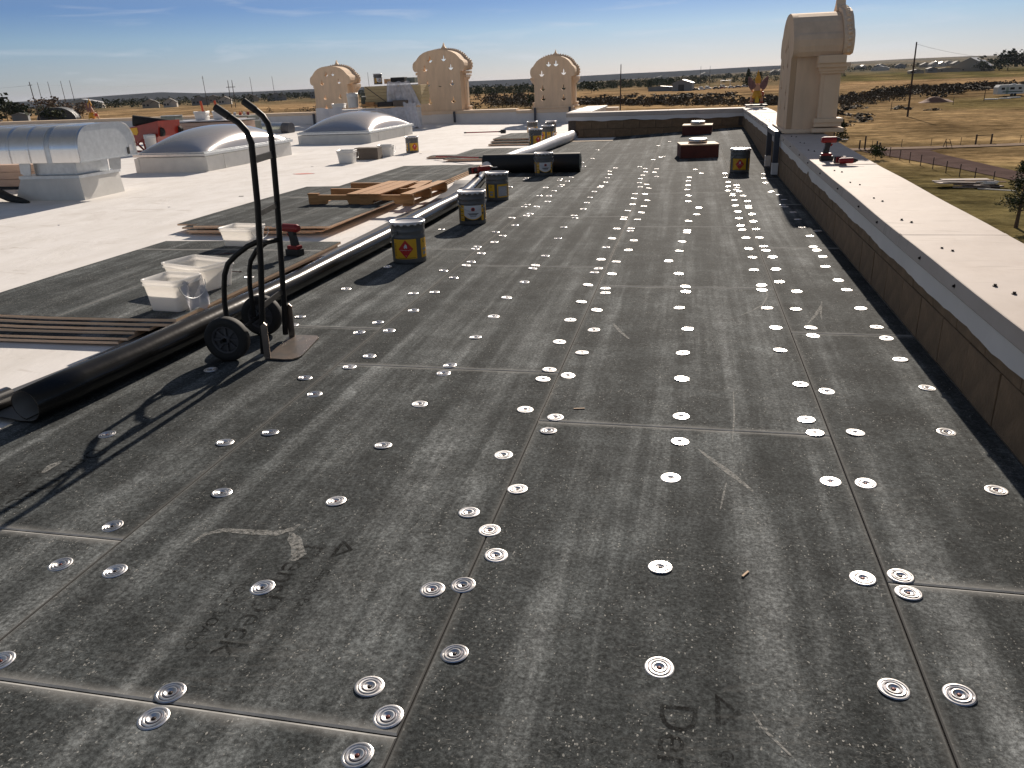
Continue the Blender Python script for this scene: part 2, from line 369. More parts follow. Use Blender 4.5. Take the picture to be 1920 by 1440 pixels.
ROLLG = mat('grey_membrane_inside', (.12, .118, .115), .5, var=.08, scale=4)
PINE = mat('pallet_wood', (.32, .145, .05), .75, var=.2, scale=3, col2=(.54, .29, .115), stretch=(1.5, 10, 10), bump=.2, bscale=20)
RAWWOOD = mat('pale_wood', (.55, .38, .24), .75, var=.2, scale=4, stretch=(1, 8, 8))
CARD = mat('cardboard', (.13, .105, .085), .85, var=.1, scale=6)
CARDD = mat('dark_box', (.035, .03, .027), .8, var=.2, scale=6)
REDP = mat('red_paint', (.27, .016, .008), .4, var=.2, scale=5, coat=.2)
REDT = mat('tool_red', (.26, .012, .012), .4, var=.1, scale=9)
TOOLB = mat('tool_black', (.014, .013, .013), .5, var=.2, scale=9)
BRICKR = mat('dark_red_board', (.10, .028, .020), .8, var=.2, scale=6)
ORANGE = mat('orange_plastic', (.62, .10, .03), .45, var=.1)
ISO = mat('insulation_edge', (.50, .39, .22), .85, var=.12, scale=6, stretch=(1, 1, 8))
PINKI = mat('pink_tan_insulation', (.50, .36, .28), .85, var=.1, scale=5, stretch=(1, 1, 10))
WRAP = mat('white_wrap', (.60, .60, .62), .4, var=.1, scale=3, bump=.4, bscale=8)
GREENG = mat('grey_green_box', (.17, .19, .17), .7, var=.2, scale=5)
INK = None
def ink_material():
    m, t, b, tcn = new_mat('faded_ink')
    b.inputs['Base Color'].default_value = (.012, .0115, .011, 1); b.inputs['Roughness'].default_value = .9; b.inputs['Specular IOR Level'].default_value = .05
    tp = t.nodes.new('ShaderNodeBsdfTransparent'); mx = t.nodes.new('ShaderNodeMixShader')
    g = tcn.outputs['Object']
    f = mixrgb(t, 1.0, ramp_of(t, noise(t, g, 120, 3, .7), [(.30, (.10, .10, .10)), (.58, (1, 1, 1))]), ramp_of(t, noise(t, g, 9, 4, .6), [(.34, (.14, .14, .14)), (.62, (.72, .72, .72))]), 'MULTIPLY')
    t.links.new(f, mx.inputs[0]); out = t.nodes['Material Output']
    t.links.new(tp.outputs[0], mx.inputs[1]); t.links.new(b.outputs[0], mx.inputs[2]); t.links.new(mx.outputs[0], out.inputs[0]); return m
INK = ink_material()
def chalk_material():
    m, t, b, tcn = new_mat('white_scuff')
    b.inputs['Base Color'].default_value = (.40, .395, .37, 1); b.inputs['Roughness'].default_value = .9
    tp = t.nodes.new('ShaderNodeBsdfTransparent'); mx = t.nodes.new('ShaderNodeMixShader'); g = tcn.outputs['Object']
    f = ramp_of(t, noise(t, g, 60, 4, .75), [(.38, (.02, .02, .02)), (.64, (.72, .72, .72))])
    t.links.new(f, mx.inputs[0]); out = t.nodes['Material Output']
    t.links.new(tp.outputs[0], mx.inputs[1]); t.links.new(b.outputs[0], mx.inputs[2]); t.links.new(mx.outputs[0], out.inputs[0]); return m
CHALK = chalk_material()

def text_geo(s, size):
    cu = bpy.data.curves.new('t', 'FONT'); cu.body = s; cu.size = size; cu.align_x = 'CENTER'; cu.align_y = 'CENTER'; cu.resolution_u = 3
    ob = bpy.data.objects.new('t', cu); me = bpy.data.meshes.new_from_object(ob)
    vs = [(v.co.x, v.co.y) for v in me.vertices]; fs = [tuple(p.vertices) for p in me.polygons]
    bpy.data.objects.remove(ob); bpy.data.curves.remove(cu); bpy.data.meshes.remove(me); return vs, fs

# ================================================================== LAND
SKYL = [(-180, 0.1), (-60, -0.05), (-43.5, -0.074), (-40.25, -0.03), (-37.8, 0.085), (-34.75, 0.186), (-32.4, 0.034), (-29, 0.0), (-26, 0.025), (-21.9, 0.038), (-15.3, 0.139), (-10.8, 0.146), (-7.5, 0.194), (-4.4, 0.248), (-1.3, 0.267), (3.45, 0.346), (9.6, 0.382), (13, 0.421), (16.3, 0.426), (18.9, 0.369), (40, 0.3), (180, 0.1)]
RDGE = [(-180, 0.4), (-40, 0.5), (-20, 0.5), (-6, 0.42), (3, 0.33), (8, 0.14), (12, 0.06), (25, 0.06), (180, 0.3)]
def terrain(x, y):
    dx, dy = x-.6, y; r = math.hypot(dx, dy); az = math.degrees(math.atan2(dx, dy))
    es = interp(SKYL, az); rd = interp(RDGE, az)
    zp = 1.4+7000*math.tan(math.radians(es-rd)); t = min(1, max(0, (r-700)/6300)); z = -7.5+(zp+7.5)*t**1.3
    if r > 7000: z += (8300*math.tan(math.radians(es))-7000*math.tan(math.radians(es-rd)))*ss(7000, 8300, r)
    if r > 8400: z -= min(60, (r-8400)*.03)
    z += .45*min(1, max(0, (r-60)/120))*(math.sin(x*.021+1)*math.cos(y*.017)+.6*math.sin(x*.05+y*.033))*(1-ss(1500, 3000, r))
    return z
GOLD, OLIVE, GREEN, GREYF, FOREST, DRYB = (.335, .232, .140), (.190, .143, .078), (.078, .086, .032), (.135, .125, .098), (.022, .026, .031), (.265, .185, .115)
def lerp3(a, b, t): return tuple(p+(q-p)*t for p, q in zip(a, b))
def land_col(x, y):
    dx, dy = x-.6, y; r = math.hypot(dx, dy); az = math.degrees(math.atan2(dx, dy))
    w = .5+.5*math.sin(x*.013+2.1*math.sin(y*.009))*math.cos(y*.011+1.3*math.sin(x*.007))
    w2 = .5+.5*math.sin(az*1.9+math.log(max(r, 1))*9)
    c = lerp3(GOLD, OLIVE, .15+.6*w)
    if r < 75: c = lerp3(GREEN, OLIVE, .25+.5*w)
    elif r < 100: c = lerp3(lerp3(GREEN, OLIVE, .45+.4*w), c, ss(75, 100, r))
    if az > 10 and 175 < r < 300 and az > 14: c = lerp3(c, lerp3(GREEN, OLIVE, .4), .7*ss(14, 16, az)*ss(195, 225, r)*(1-ss(262, 275, r)))
    if r > 300: c = lerp3(c, lerp3(GOLD, DRYB, w*.6), ss(300, 420, r))
    if r > 560:
        far = lerp3(lerp3(OLIVE, GREYF, .5), DRYB, .5*w2)
        if az > 7: far = lerp3(GREEN, OLIVE, .35+.4*w2)
        c = lerp3(c, far, ss(560, 700, r))
    if r > 1000: c = lerp3(c, lerp3(GREYF, lerp3(OLIVE, GREYF, .5), w2), ss(1000, 1500, r))
    if r > 2200:
        k = ss(2200, 3200, r); c = lerp3(c, lerp3(GREYF, (.20, .165, .12), w2), k)
        if az < 8: c = lerp3(c, FOREST, .55*ss(3600, 4600, r)*(1-ss(6, 9, az))*w)
    if r > 6900: c = lerp3(c, FOREST, ss(6900, 7100, r)*(1-.85*ss(6, 11, az)))
    return c
def land_material():
    m, t, b, tcn = new_mat('land'); v = tcn.outputs['Object']
    at = t.nodes.new('ShaderNodeAttribute'); at.attribute_name = 'landcol'
    n1 = noise(t, v, .045, 7, .62, (1, .8, 1)); n2 = noise(t, v, .5, 6, .7); n3 = noise(t, v, .012, 6, .6, (1, .5, 1), .6)
    c = mixrgb(t, 1.0, at.outputs['Color'], ramp_of(t, n1, [(.33, (.48, .47, .46)), (.66, (1.5, 1.47, 1.4))]), 'MULTIPLY')
    c = mixrgb(t, 1.0, c, ramp_of(t, n2, [(.33, (.52, .52, .50)), (.66, (1.5, 1.5, 1.45))]), 'MULTIPLY')
    c = mixrgb(t, 1.0, c, ramp_of(t, n3, [(.32, (.66, .70, .70)), (.68, (1.28, 1.24, 1.18))]), 'MULTIPLY')
    rw = noise(t, v, .06, 5, .65, (.35, 2.2, 1), 1.0); c = mixrgb(t, 1.0, c, ramp_of(t, rw, [(.38, (.74, .73, .72)), (.52, (1, 1, 1)), (.6, (1.35, 1.32, 1.28))]), 'MULTIPLY')
    tf = noise(t, v, .23, 7, .75); c = mixrgb(t, ramp_of(t, tf, [(.61, (0, 0, 0)), (.68, (.7, .7, .7))]), c, (.06, .05, .03))
    t.links.new(c, b.inputs['Base Color']); b.inputs['Roughness'].default_value = 1.0; b.inputs['Specular IOR Level'].default_value = 0.0
    bump_to(t, b, n2, .6, .6)
    return m
LAND = land_material()
def make_ground():
    azs = []; a = -180.0
    while a < 180: azs.append(a); a += .22 if -48 < a < 26 else 3.0
    rs = [3.0*(15000/3.0)**(k/150) for k in range(151)]
    n = len(azs); vs = [(.6, 0, -7.5)]; cols = [(.2, .15, .07)]
    for r in rs:
        for a in azs:
            x, y = .6+r*math.sin(math.radians(a)), r*math.cos(math.radians(a)); vs.append((x, y, terrain(x, y))); cols.append(land_col(x, y))
    fs = [(0, 1+(i+1) % n, 1+i) for i in range(n)]
    for k in range(len(rs)-1):
        for i in range(n):
            j = (i+1) % n; fs.append((1+k*n+i, 1+k*n+j, 1+(k+1)*n+j, 1+(k+1)*n+i))
    global GZ; GZ = (min(v[2] for v in vs), max(v[2] for v in vs))
    me = bpy.data.meshes.new('ground'); me.from_pydata(vs, [], fs); me.update(); me.materials.append(LAND)
    at = me.color_attributes.new('landcol', 'FLOAT_COLOR', 'POINT')
    at.data.foreach_set('color', [x for c in cols for x in (*c, 1)])
    me.polygons.foreach_set('use_smooth', [True]*len(fs)); MB().fix(me)
    return struct(link('ground', me))
make_ground()
ROADM = mat('dirt_road', (.115, .082, .074), 1.0, var=.22, scale=.5, bump=.3, bscale=3, spec=0)
PALER = mat('pale_track', (.29, .225, .175), 1.0, var=.14, scale=.4, spec=0)
def road(name, left, right, m, dz):
    b = MB(); n = len(left); vs = []
    for l, r in zip(left, right):
        for k in range(5):
            t = k/4; x, y = l[0]+(r[0]-l[0])*t, l[1]+(r[1]-l[1])*t; vs.append((x, y, terrain(x, y)+dz))
    b.add(vs, [(i*5+k, i*5+k+1, (i+1)*5+k+1, (i+1)*5+k) for i in range(n-1) for k in range(4)], 0, True)
    return struct(b.build(name, m))
def dense(p, n=8):
    out = []
    for (a, b), (c, d) in zip(p, p[1:]):
        out += [(a+(c-a)*k/n, b+(d-b)*k/n) for k in range(n)]
    return out+[p[-1]]
road('dirt_road', dense([(20.0, 100.5), (21.8, 93.5), (23.3, 86.5), (24.8, 80.6), (26.2, 71.8), (27, 50)]), dense([(29.5, 103.2), (27.3, 100.8), (27.2, 95.5), (27.6, 90.6), (28.6, 78.4), (32, 55)]), ROADM, .05)
road('pale_road', dense([(5, 100.6), (20.2, 101.6), (28.7, 102.9), (38.8, 104.6), (90, 114)]), dense([(5, 103.8), (20.2, 104.8), (28.7, 105.6), (38.8, 107.6), (90, 118)]), PALER, .09)

# ================================================================== BUILDING AND ROOF
def zr(X, Y):
    if X > -2.46: return .17*ss(13.5, 20.5, Y)*min(1, max(0, (X+1.2)/3.1))
    return max(-.12, min(.12, -.018*(X+8.5)*ss(18, 30, Y)))
bld = MB(); bld.box((-19.1, 5.3, -3.95), (34.4, 51.4, 7.5), 0); bld.box((.255, .5, -3.95), (4.29, 41.9, 7.5), 0)
bo = bld.build('temple_building', STUCCO); tag(bo, 'cream building whose flat roof everything stands on', 'building')
rf = MB()
def roof_fn(x0, x1, y0, y1):
    return lambda u, v: (x0+(x1-x0)*u, y0+(y1-y0)*v, zr(x0+(x1-x0)*u, y0+(y1-y0)*v)-.0115)
rf.grid(roof_fn(-36, -2.46, -18, 30.5), 40, 60); rf.grid(roof_fn(-2.4599, 1.95, -18, 21.2), 8, 60)
ROOF = rf.build('roof', MEMB); struct(ROOF)
ROOF['label'] = 'white membrane roof surface'
BW, BL, GAP = 1.2162, 2.4344, .0035
boards = {}
def cover_board(col, x0, x1, y0, y1):
    b = MB(); nx = 2; L = y1-y0; h = .011; c = .0035
    ox, oy = x0, y0
    def P(x, y, z): return (x, y, zr(ox+x, oy+y)+z)
    w = x1-x0; nseg = 5
    ce = .0065; ys = [ce]+[ce+(L-2*ce)*k/nseg for k in range(1, nseg)]+[L-ce]; xs = [c, w/2, w-c]
    vs = [P(x, y, 0) for y in ys for x in xs]
    b.add(vs, [(j*3+i, j*3+i+1, (j+1)*3+i+1, (j+1)*3+i) for j in range(len(ys)-1) for i in range(2)], 0)
    def strip(ptsA, ptsB, mi): b.add(ptsA+ptsB, [(k, k+1, len(ptsA)+k+1, len(ptsA)+k) for k in range(len(ptsA)-1)], mi)
    strip([P(x, 0, -.0022) for x in (0, w/2, w)], [P(x, ce, 0) for x in (c, w/2, w-c)], 1)
    strip([P(x, L-ce, 0) for x in (c, w/2, w-c)], [P(x, L, -.0022) for x in (0, w/2, w)], 1)
    strip([P(0, y, -.002) for y in [0]+ys[1:-1]+[L]], [P(c, y, 0) for y in ys], 2)
    strip([P(w-c, y, 0) for y in ys], [P(w, y, -.002) for y in [0]+ys[1:-1]+[L]], 2)
    strip([P(x, 0, -h) for x in (0, w/2, w)], [P(x, 0, -.0022) for x in (0, w/2, w)], 2)
    strip([P(x, L, -.0022) for x in (0, w/2, w)], [P(x, L, -h) for x in (0, w/2, w)], 2)
    strip([P(0, y, -h) for y in [0]+ys[1:-1]+[L]], [P(0, y, -.002) for y in [0]+ys[1:-1]+[L]], 2)
    strip([P(w, y, -.002) for y in [0]+ys[1:-1]+[L]], [P(w, y, -h) for y in [0]+ys[1:-1]+[L]], 2)
    me = b.mesh('cover_board', [BOARD, GYP, DARKCORE]); b.fix(me)
    uv = me.uv_layers.new(name='UVMap'); 
    for lp in me.loops: co = me.vertices[lp.vertex_index].co; uv.data[lp.index].uv = (co.x, co.y)
    o = link('cover_board', me, ROOF, (ox+GAP*0, oy, 0)); boards.setdefault(col, []).append((x0, x1, y0, y1, o)); return o
COLS = {'Z': (-2.4384, -1.2192, 1.967, 19.5), 'A': (-1.2192, 0, 1.313, 20.96), 'B': (0, 1.2192, 3.137, 20.96), 'C': (1.2192, 1.868, 2.115, 20.96)}
for cn_, (x0, x1, y0, yend) in COLS.items():
    y = y0-2.4384*2
    while y < yend-.05:
        jx = random.uniform(-.0012, .0012)
        cover_board(cn_, x0+GAP/2+jx, x1-GAP/2+jx, y+.002+random.uniform(0, .0015), min(y+2.4384-.002, yend))
        y += 2.4384
def board_at(x, y):
    for c in boards.values():
        for b in c:
            if b[0]-.004 <= x <= b[1]+.004 and b[2]-.004 <= y <= b[3]+.004: return b
    return None
# ------------------------------------------------ screw plates
PLATES = [(-1.148, 1.374), (-0.615, 1.347), (-0.603, 1.262), (-0.605, 1.794), (-0.09, 1.867), (-0.005, 1.903), (0.053, 1.606), (-0.125, 1.453), (-0.043, 1.365), (-0.071, 1.243), (0.583, 1.642), (1.155, 2.123), (1.265, 2.152), (1.267, 2.069), (1.14, 1.661), (1.286, 1.667), (-1.878, 2.739), (-1.293, 2.734), (-1.059, 2.322), (-1.316, 2.042), (-1.325, 1.804), (-1.12, 1.799), (-1.151, 3.312), (-1.146, 2.857), (-0.589, 3.254), (-0.599, 2.799), (-0.077, 2.778), (-0.601, 2.325), (-0.098, 2.319), (0.001, 2.215), (0.057, 2.073), (-0.081, 3.25), (0.07, 3.18), (0.063, 3.035), (0.036, 2.509), (0.617, 3.261), (0.616, 2.999), (0.586, 2.676), (0.569, 2.088), (1.171, 3.719), (1.278, 3.639), (1.735, 3.738), (1.144, 3.292), (1.161, 3.157), (1.323, 3.182), (1.68, 3.232), (1.157, 2.728), (1.277, 2.731), (1.709, 2.742), (-1.86, 5.358), (-1.808, 6.104), (-1.867, 4.613), (-1.829, 4.433), (-1.328, 4.314), (-1.29, 4.532), (-1.155, 4.37), (-1.3, 5.263), (-1.155, 5.309), (-1.151, 4.823), (-1.293, 5.993), (-1.141, 5.758), (-1.095, 3.894), (-1.136, 3.711), (-1.304, 3.525), (-1.156, 6.19), (-1.15, 6.322), (-0.58, 6.218), (-0.582, 6.105), (-0.563, 6.585), (-0.56, 5.651), (-0.597, 5.198), (-0.58, 4.73), (-0.586, 4.291), (-0.599, 3.794), (-0.597, 3.672), (-0.073, 6.46), (-0.059, 6.125), (-0.075, 5.99), (0.06, 6.381), (0.064, 5.949), (-0.076, 5.594), (-0.064, 5.127), (0.059, 5.499), (0.071, 5.374), (0.061, 4.934), (-0.079, 4.694), (0.091, 4.499), (-0.078, 4.252), (0.074, 4.076), (-0.059, 3.788), (-0.068, 3.648), (0.05, 3.711), (0.477, 6.425), (0.565, 5.985), (0.618, 5.591), (0.62, 5.447), (0.583, 5.028), (0.638, 4.57), (0.615, 4.127), (0.614, 3.73), (1.142, 6.593), (1.3, 6.612), (1.122, 6.141), (1.285, 6.172), (1.272, 5.774), (1.142, 5.664), (1.136, 5.532), (1.361, 5.505), (1.13, 5.07), (1.303, 5.055), (1.143, 4.642), (1.34, 4.66), (1.332, 4.505), (1.128, 4.228), (1.706, 7.528), (1.669, 7.038), (1.677, 6.894), (1.689, 6.64), (1.656, 6.282), (1.679, 5.842), (1.69, 5.57), (1.694, 5.105), (1.708, 4.707), (1.716, 4.495), (1.707, 4.138), (-1.829, 12.263), (-1.825, 12.114), (-1.873, 11.248), (-1.866, 7.838), (-1.278, 8.565), (-1.338, 11.115), (-1.281, 10.297), (-1.151, 10.268), (-1.161, 10.756), (-1.154, 11.227), (-1.145, 11.389), (-1.084, 9.772), (-1.288, 9.517), (-1.298, 9.363), (-1.145, 9.364), (-1.127, 8.84), (-1.142, 8.7), (-1.261, 7.703), (-1.142, 8.088), (-1.143, 7.5), (-1.15, 7.179), (-1.258, 6.963), (-1.253, 6.857), (-1.15, 6.67), (-1.145, 12.313), (-1.282, 12.11), (-1.271, 11.936), (-1.133, 11.819), (-0.628, 13.047), (-0.583, 12.61), (-0.579, 12.176), (-0.552, 11.639), (-0.57, 11.224), (-0.578, 11.1), (-0.604, 10.643), (-0.596, 10.106), (-0.581, 9.649), (-0.564, 9.164), (-0.606, 8.703), (-0.574, 8.543), (-0.612, 7.971), (-0.576, 7.371), (-0.047, 12.898), (-0.069, 12.45), (-0.082, 12.02), (-0.064, 11.525), (-0.027, 11.067), (-0.053, 10.402), (-0.04, 9.984), (-0.021, 9.498), (-0.043, 9.022), (-0.047, 8.578), (-0.045, 8.443), (-0.067, 7.89), (-0.067, 7.381), (-0.082, 6.963), (0.09, 12.828), (0.147, 12.247), (0.046, 11.343), (0.095, 10.93), (0.075, 10.366), (0.133, 9.812), (0.118, 9.349), (0.116, 8.893), (0.102, 8.432), (0.073, 7.904), (0.072, 7.772), (0.141, 7.284), (0.123, 6.851), (0.8, 12.607), (0.626, 12.1), (0.609, 11.686), (0.61, 11.206), (0.601, 10.754), (0.621, 10.202), (0.618, 9.721), (0.629, 8.333), (0.617, 7.802), (0.617, 7.695), (0.575, 7.242), (0.556, 6.826), (0.736, 9.221), (0.711, 8.746), (1.147, 12.556), (1.136, 12.047), (1.15, 11.506), (1.13, 11.043), (1.109, 10.623), (1.155, 10.311), (1.148, 10.167), (1.152, 9.793), (1.142, 9.369), (1.148, 8.936), (1.135, 8.501), (1.128, 8.065), (1.131, 7.84), (1.141, 7.431), (1.135, 6.937), (1.244, 11.171), (1.242, 10.894), (1.216, 10.705), (1.246, 10.548), (1.272, 10.147), (1.294, 9.7), (1.283, 9.336), (1.277, 9.189), (1.283, 8.762), (1.267, 8.312), (1.261, 7.874), (1.261, 7.444), (1.264, 7.044), (1.271, 6.873), (1.693, 12.432), (1.652, 11.884), (1.632, 11.378), (1.628, 10.495), (1.698, 10.218), (1.714, 9.813), (1.656, 9.405), (1.668, 9.273), (1.712, 8.888), (1.708, 8.435), (1.692, 7.973), (1.808, 7.793), (-1.273, 17.131), (-1.158, 15.249), (-1.269, 14.583), (-1.148, 13.893), (-0.03, 17.477), (0.179, 18.189), (-0.016, 14.776), (0.094, 15.184), (0.149, 15.304), (-0.582, 13.545), (-0.187, 13.657), (-0.083, 13.383), (0.101, 13.312), (0.713, 13.152), (-1.886, 3.584), (-3.009, 5.68)]
def plate_mesh(red):
    b = MB(); R = .0375
    prof = [(.0055, -.0025), (.0066, .0000), (.0105, .0012), (.0145, .0040), (.0172, .0038), (.0182, .0014), (.0198, .0014), (.0222, .0038), (.0258, .0042), (.0275, .0016), (.0292, .0014), (.0312, .0030), (.0345, .0028), (R, .0012), (R, .0002)]
    for q, (p0, p1) in enumerate(zip(prof, prof[1:])): b.lathe([p0, p1], 28, 2 if q in (0, 4, 5, 9) else 0)
    b.lathe([(.0001, .0022), (.0030, .0022), (.0050, .0016), (.0054, -.001)], 12, 1)
    me = b.mesh('fastener_plate', [PLATE, SCREWR if red else SCREWH, PLATEG]); b.fix(me); return me
PM = [plate_mesh(False), plate_mesh(True)]
for x, y in PLATES:
    bd = board_at(x, y)
    if bd is None or x < -2.5: continue
    o = link('fastener_plate', PM[1 if random.random() < .35 else 0], bd[4], (x-bd[0], y-bd[2], zr(x, y)+.0006), random.uniform(0, 6.28))
    o.rotation_euler = (random.uniform(-.06, .06), random.uniform(-.06, .06), random.uniform(0, 6.28))
# ------------------------------------------------ printed lettering, faint
def print_on(x, y, lines=True):
    bd = board_at(x+.04, y-.2)
    b = MB()
    def put(s, size, cx, cy, sq=1.0):
        vs, fs = text_geo(s, size)
        b.add([(cx+p[1]-bd[0], cy-p[0]*sq-bd[2], .0007) for p in vs], fs)
    put('DensDeck', .128, x, y-.29)
    tri = lambda cx, cy, s: b.add([(cx-bd[0], cy+s-bd[2], .0007), (cx-bd[0], cy-s-bd[2], .0007), (cx+s*1.05-bd[0], cy-bd[2], .0007), (cx+.012-bd[0], cy+s*.62-bd[2], .0007), (cx+.012-bd[0], cy-s*.62-bd[2], .0007), (cx+s*.72-bd[0], cy-bd[2], .0007)], [(0, 3, 5, 2), (3, 0, 1, 4), (4, 1, 2, 5)])
    tri(x+.09, y-.028, .058)
    put('Georgia-Pacific', .042, x+.11, y-.27)
    if lines:
        put('ROOF BOARD', .05, x-.11, y-.40); put('FIRE', .035, x-.16, y-.30)
        ring = [(x-.075+.02*math.cos(k*PI/8)-bd[0], y-.36+.035*math.sin(k*PI/8)-bd[2], .0007) for k in range(16)]+[(x-.075+.0165*math.cos(k*PI/8)-bd[0], y-.36+.031*math.sin(k*PI/8)-bd[2], .0007) for k in range(16)]
        b.add(ring, [(k, (k+1) % 16, 16+(k+1) % 16, 16+k) for k in range(16)])
    b.build('printed_lettering', INK, bd[4], fix=False)
print_on(.628, 1.545, False); print_on(-.56, 2.06); print_on(-1.80, 2.62)
# ------------------------------------------------ white scuff marks
SCUFFS = [[(1.162, 5.519), (1.156, 5.361), (1.108, 5.143), (1.033, 4.998), (.955, 4.883)], [(.195, 4.642), (.25, 4.483), (.313, 4.345)],
 [(-.969, 1.989), (-.955, 2.045), (-.905, 2.08), (-.805, 2.081), (-.71, 2.089), (-.671, 2.122), (-.66, 2.156)], [(-.667, 2.102), (-.613, 2.037), (-.577, 1.979), (-.581, 1.942)],
 [(.69, 2.936), (.759, 2.818), (.832, 2.697), (.878, 2.613)], [(.854, 3.585), (.845, 3.297), (.824, 3.019)], [(.787, 2.669), (.77, 2.547), (.758, 2.459)],
 [(1.486, 5.264), (1.435, 4.948), (1.425, 4.832)], [(1.477, 5.198), (1.407, 4.946), (1.335, 4.746)], [(.802, 1.528), (.822, 1.482), (.853, 1.44), (.881, 1.404)], [(-1.886, 2.367), (-1.897, 2.422), (-1.888, 2.472)]]
WID = [.012, .022, .03, .05, .022, .008, .007, .010, .018, .008, .035]
for pts, wd in zip(SCUFFS, WID):
    bd = board_at(*pts[len(pts)//2])
    if not bd: continue
    P = []
    for k in range(len(pts)-1):
        for q in range(4): t = q/4; P.append((pts[k][0]*(1-t)+pts[k+1][0]*t, pts[k][1]*(1-t)+pts[k+1][1]*t))
    P.append(pts[-1]); vs = []
    for k, p in enumerate(P):
        a, c = P[max(0, k-1)], P[min(len(P)-1, k+1)]; d = Vector((c[0]-a[0], c[1]-a[1])).normalized(); w = wd*(.25+.75*math.sin(PI*(k+.6)/(len(P)+.2)))*.5
        w *= random.uniform(.75, 1.25)
        vs += [(p[0]-d.y*w-bd[0], p[1]+d.x*w-bd[2], .0011+zr(*p)), (p[0]+d.y*w-bd[0], p[1]-d.x*w-bd[2], .0011+zr(*p))]
    b = MB(); b.add(vs, [(2*k, 2*k+1, 2*k+3, 2*k+2) for k in range(len(P)-1)]); b.build('scuff_mark', CHALK, bd[4], fix=False)

# ================================================================== PARAPETS
ZC = [(-20, .47), (3, .47), (5, .475), (9, .52), (12, .58), (30, .6)]
def zc(Y): return interp(ZC, Y)
XW = 1.868
rp_ = thing('parapet_wall', 'long right parapet of bare concrete blocks under a wide cream metal coping', 'parapet', (XW, 0, 0))
b = MB(); b.grid(lambda u, v: (.012, -2+23.0*v, -.02+u*(zc(-2+23.0*v)-.02)), 1, 40)
b.grid(lambda u, v: (.50, -2+23.6*v, -7.4+u*(7.4+zc(-2+23.6*v)-.03)), 1, 40)
b.build('mortar_bed', MORTAR, rp_)
def block_mesh(l, h, seed):
    rnd = random.Random(seed); b = MB(); b.box((0.02, 0, 0), (.05, l, h), 0, None, .004)
    b.v = [(x+rnd.uniform(-.0015, .0015), y, z) for x, y, z in b.v]; me = b.mesh('brick', [BLOCK]); b.fix(me); return me
BMS = [block_mesh(.393, .232, k) for k in range(4)]
for crs in range(2):
    y = -1.9+(.2 if crs % 2 else 0)
    while y < 20.9:
        zt = .122+crs*.238
        if not (crs == 2 and zc(y) < .5 and False):
            o = link('brick', BMS[random.randrange(4)], rp_, (random.uniform(-.002, .002), y+.2, zt+zr(1.8, y)*.0)); o.scale.z = .78 if crs else 1; o.location.z = .334 if crs else .122
        y += .4
# membrane flashing with a wavy cut lower edge
def wavy(s): return (.006*math.sin(s*4.3+.7*math.sin(s*1.3))+.006*math.sin(s*10.3+1+1.2*math.sin(s*.9)))*(.6+.5*math.sin(s*.7+1))+.003*math.sin(s*27+.4)
b = MB(); n = 260
def fl(u, v):
    y = -2+23.0*v; zb = zc(y)-.178+wavy(y); zt = zc(y)-.03
    return (-.012-.006*math.sin(y*6)*(1-u), y, zb+(zt-zb)*u)
b.grid(fl, 3, n); b.build('membrane_flashing', FLASH, rp_)
# coping panels with screws
def hex_mesh():
    b = MB(); b.cyl((0, 0, 0), (0, 0, .002), .011, n=12); b.cyl((0, 0, .002), (0, 0, .010), .0065, n=6, sm=False); me = b.mesh('hex_screw', [SCREWH]); b.fix(me); return me
HEX = hex_mesh()
seams = [-2, 1.6, 5.05, 8.6, 12.0, 15.3, 18.4, 21.75]
CX0, CX1 = -.024, .545
for a, c in zip(seams, seams[1:]):
    b = MB(); N = 10
    prof = [(CX0, -.075), (CX0-.006, -.066), (CX0, 0), (CX0+.004, .003), (CX1-.004, .003), (CX1, 0), (CX1, -.09)]
    vs = []
    for k in range(N+1):
        y = a+.002+(c-a-.004)*k/N
        for (x, z) in prof:
            wob = .0025*math.sin(y*3.1+x*7)
            vs.append((x, y, zc(y)+z+(wob if z > -.05 else 0)))
    m = len(prof); b.add(vs, [(k*m+i, k*m+i+1, (k+1)*m+i+1, (k+1)*m+i) for k in range(N) for i in range(m-1)])
    cp = b.build('coping_panel', COPING, rp_)
    y = a+.35
    while y < c-.1:
        for x in (.085+random.uniform(-.01, .01), .125):
            yy = y+(.11 if x < .1 else 0)+random.uniform(-.03, .03); link('hex_screw', HEX, cp, (x, yy, zc(yy)+.003))
        yy = y+random.uniform(0, .3); o = link('hex_screw', HEX, cp, (CX0-.003, yy, zc(yy)-.035)); o.rotation_euler = (0, -PI/2, 0)
        y += .86
    b = MB(); b.box((.26, c-.02, zc(c)+.0045), (.565, .05, .0018)); b.build('seam_strip', COPING, cp)

# far inner parapet, across the end of the grey area
YF = 20.98
fp = thing('parapet_wall', 'short brown block parapet across the far end of the grey boards', 'parapet', (0, YF, 0))
b = MB(); b.box((-.29, .03, .26), (4.3, .04, .62)); b.build('mortar_bed', MORTAR, fp)
def block_meshx(k):
    rnd = random.Random(k); b = MB(); b.box((0, .02, 0), (.394, .05, .193), 0, None, .004); me = b.mesh('brick', [BLOCK]); b.fix(me); return me
BXS = [block_meshx(k) for k in range(3)]
for crs in range(3):
    x = -2.44+(.2 if crs % 2 else 0)
    while x < 1.7: link('brick', BXS[random.randrange(3)], fp, (x+.2, random.uniform(-.02, -.016), .1+crs*.2)); x += .4
b = MB(); b.grid(lambda u, v: (-2.47+4.33*u, -.05-.006*math.sin(u*30), (.40+.012*math.sin(u*21)+.008*math.sin(u*53)) + (.565-.40)*v), 80, 2); b.build('membrane_flashing', FLASH, fp)
for x0, x1 in ((-2.48, .05), (.054, 1.835)):
    b = MB(); b.prism([(-.06, .50), (-.066, .505), (-.06, .595), (-.055, .6), (.50, .6), (.50, .55)], x0, x1, 0, None, 'x'); b.build('coping_panel', COPING, fp)
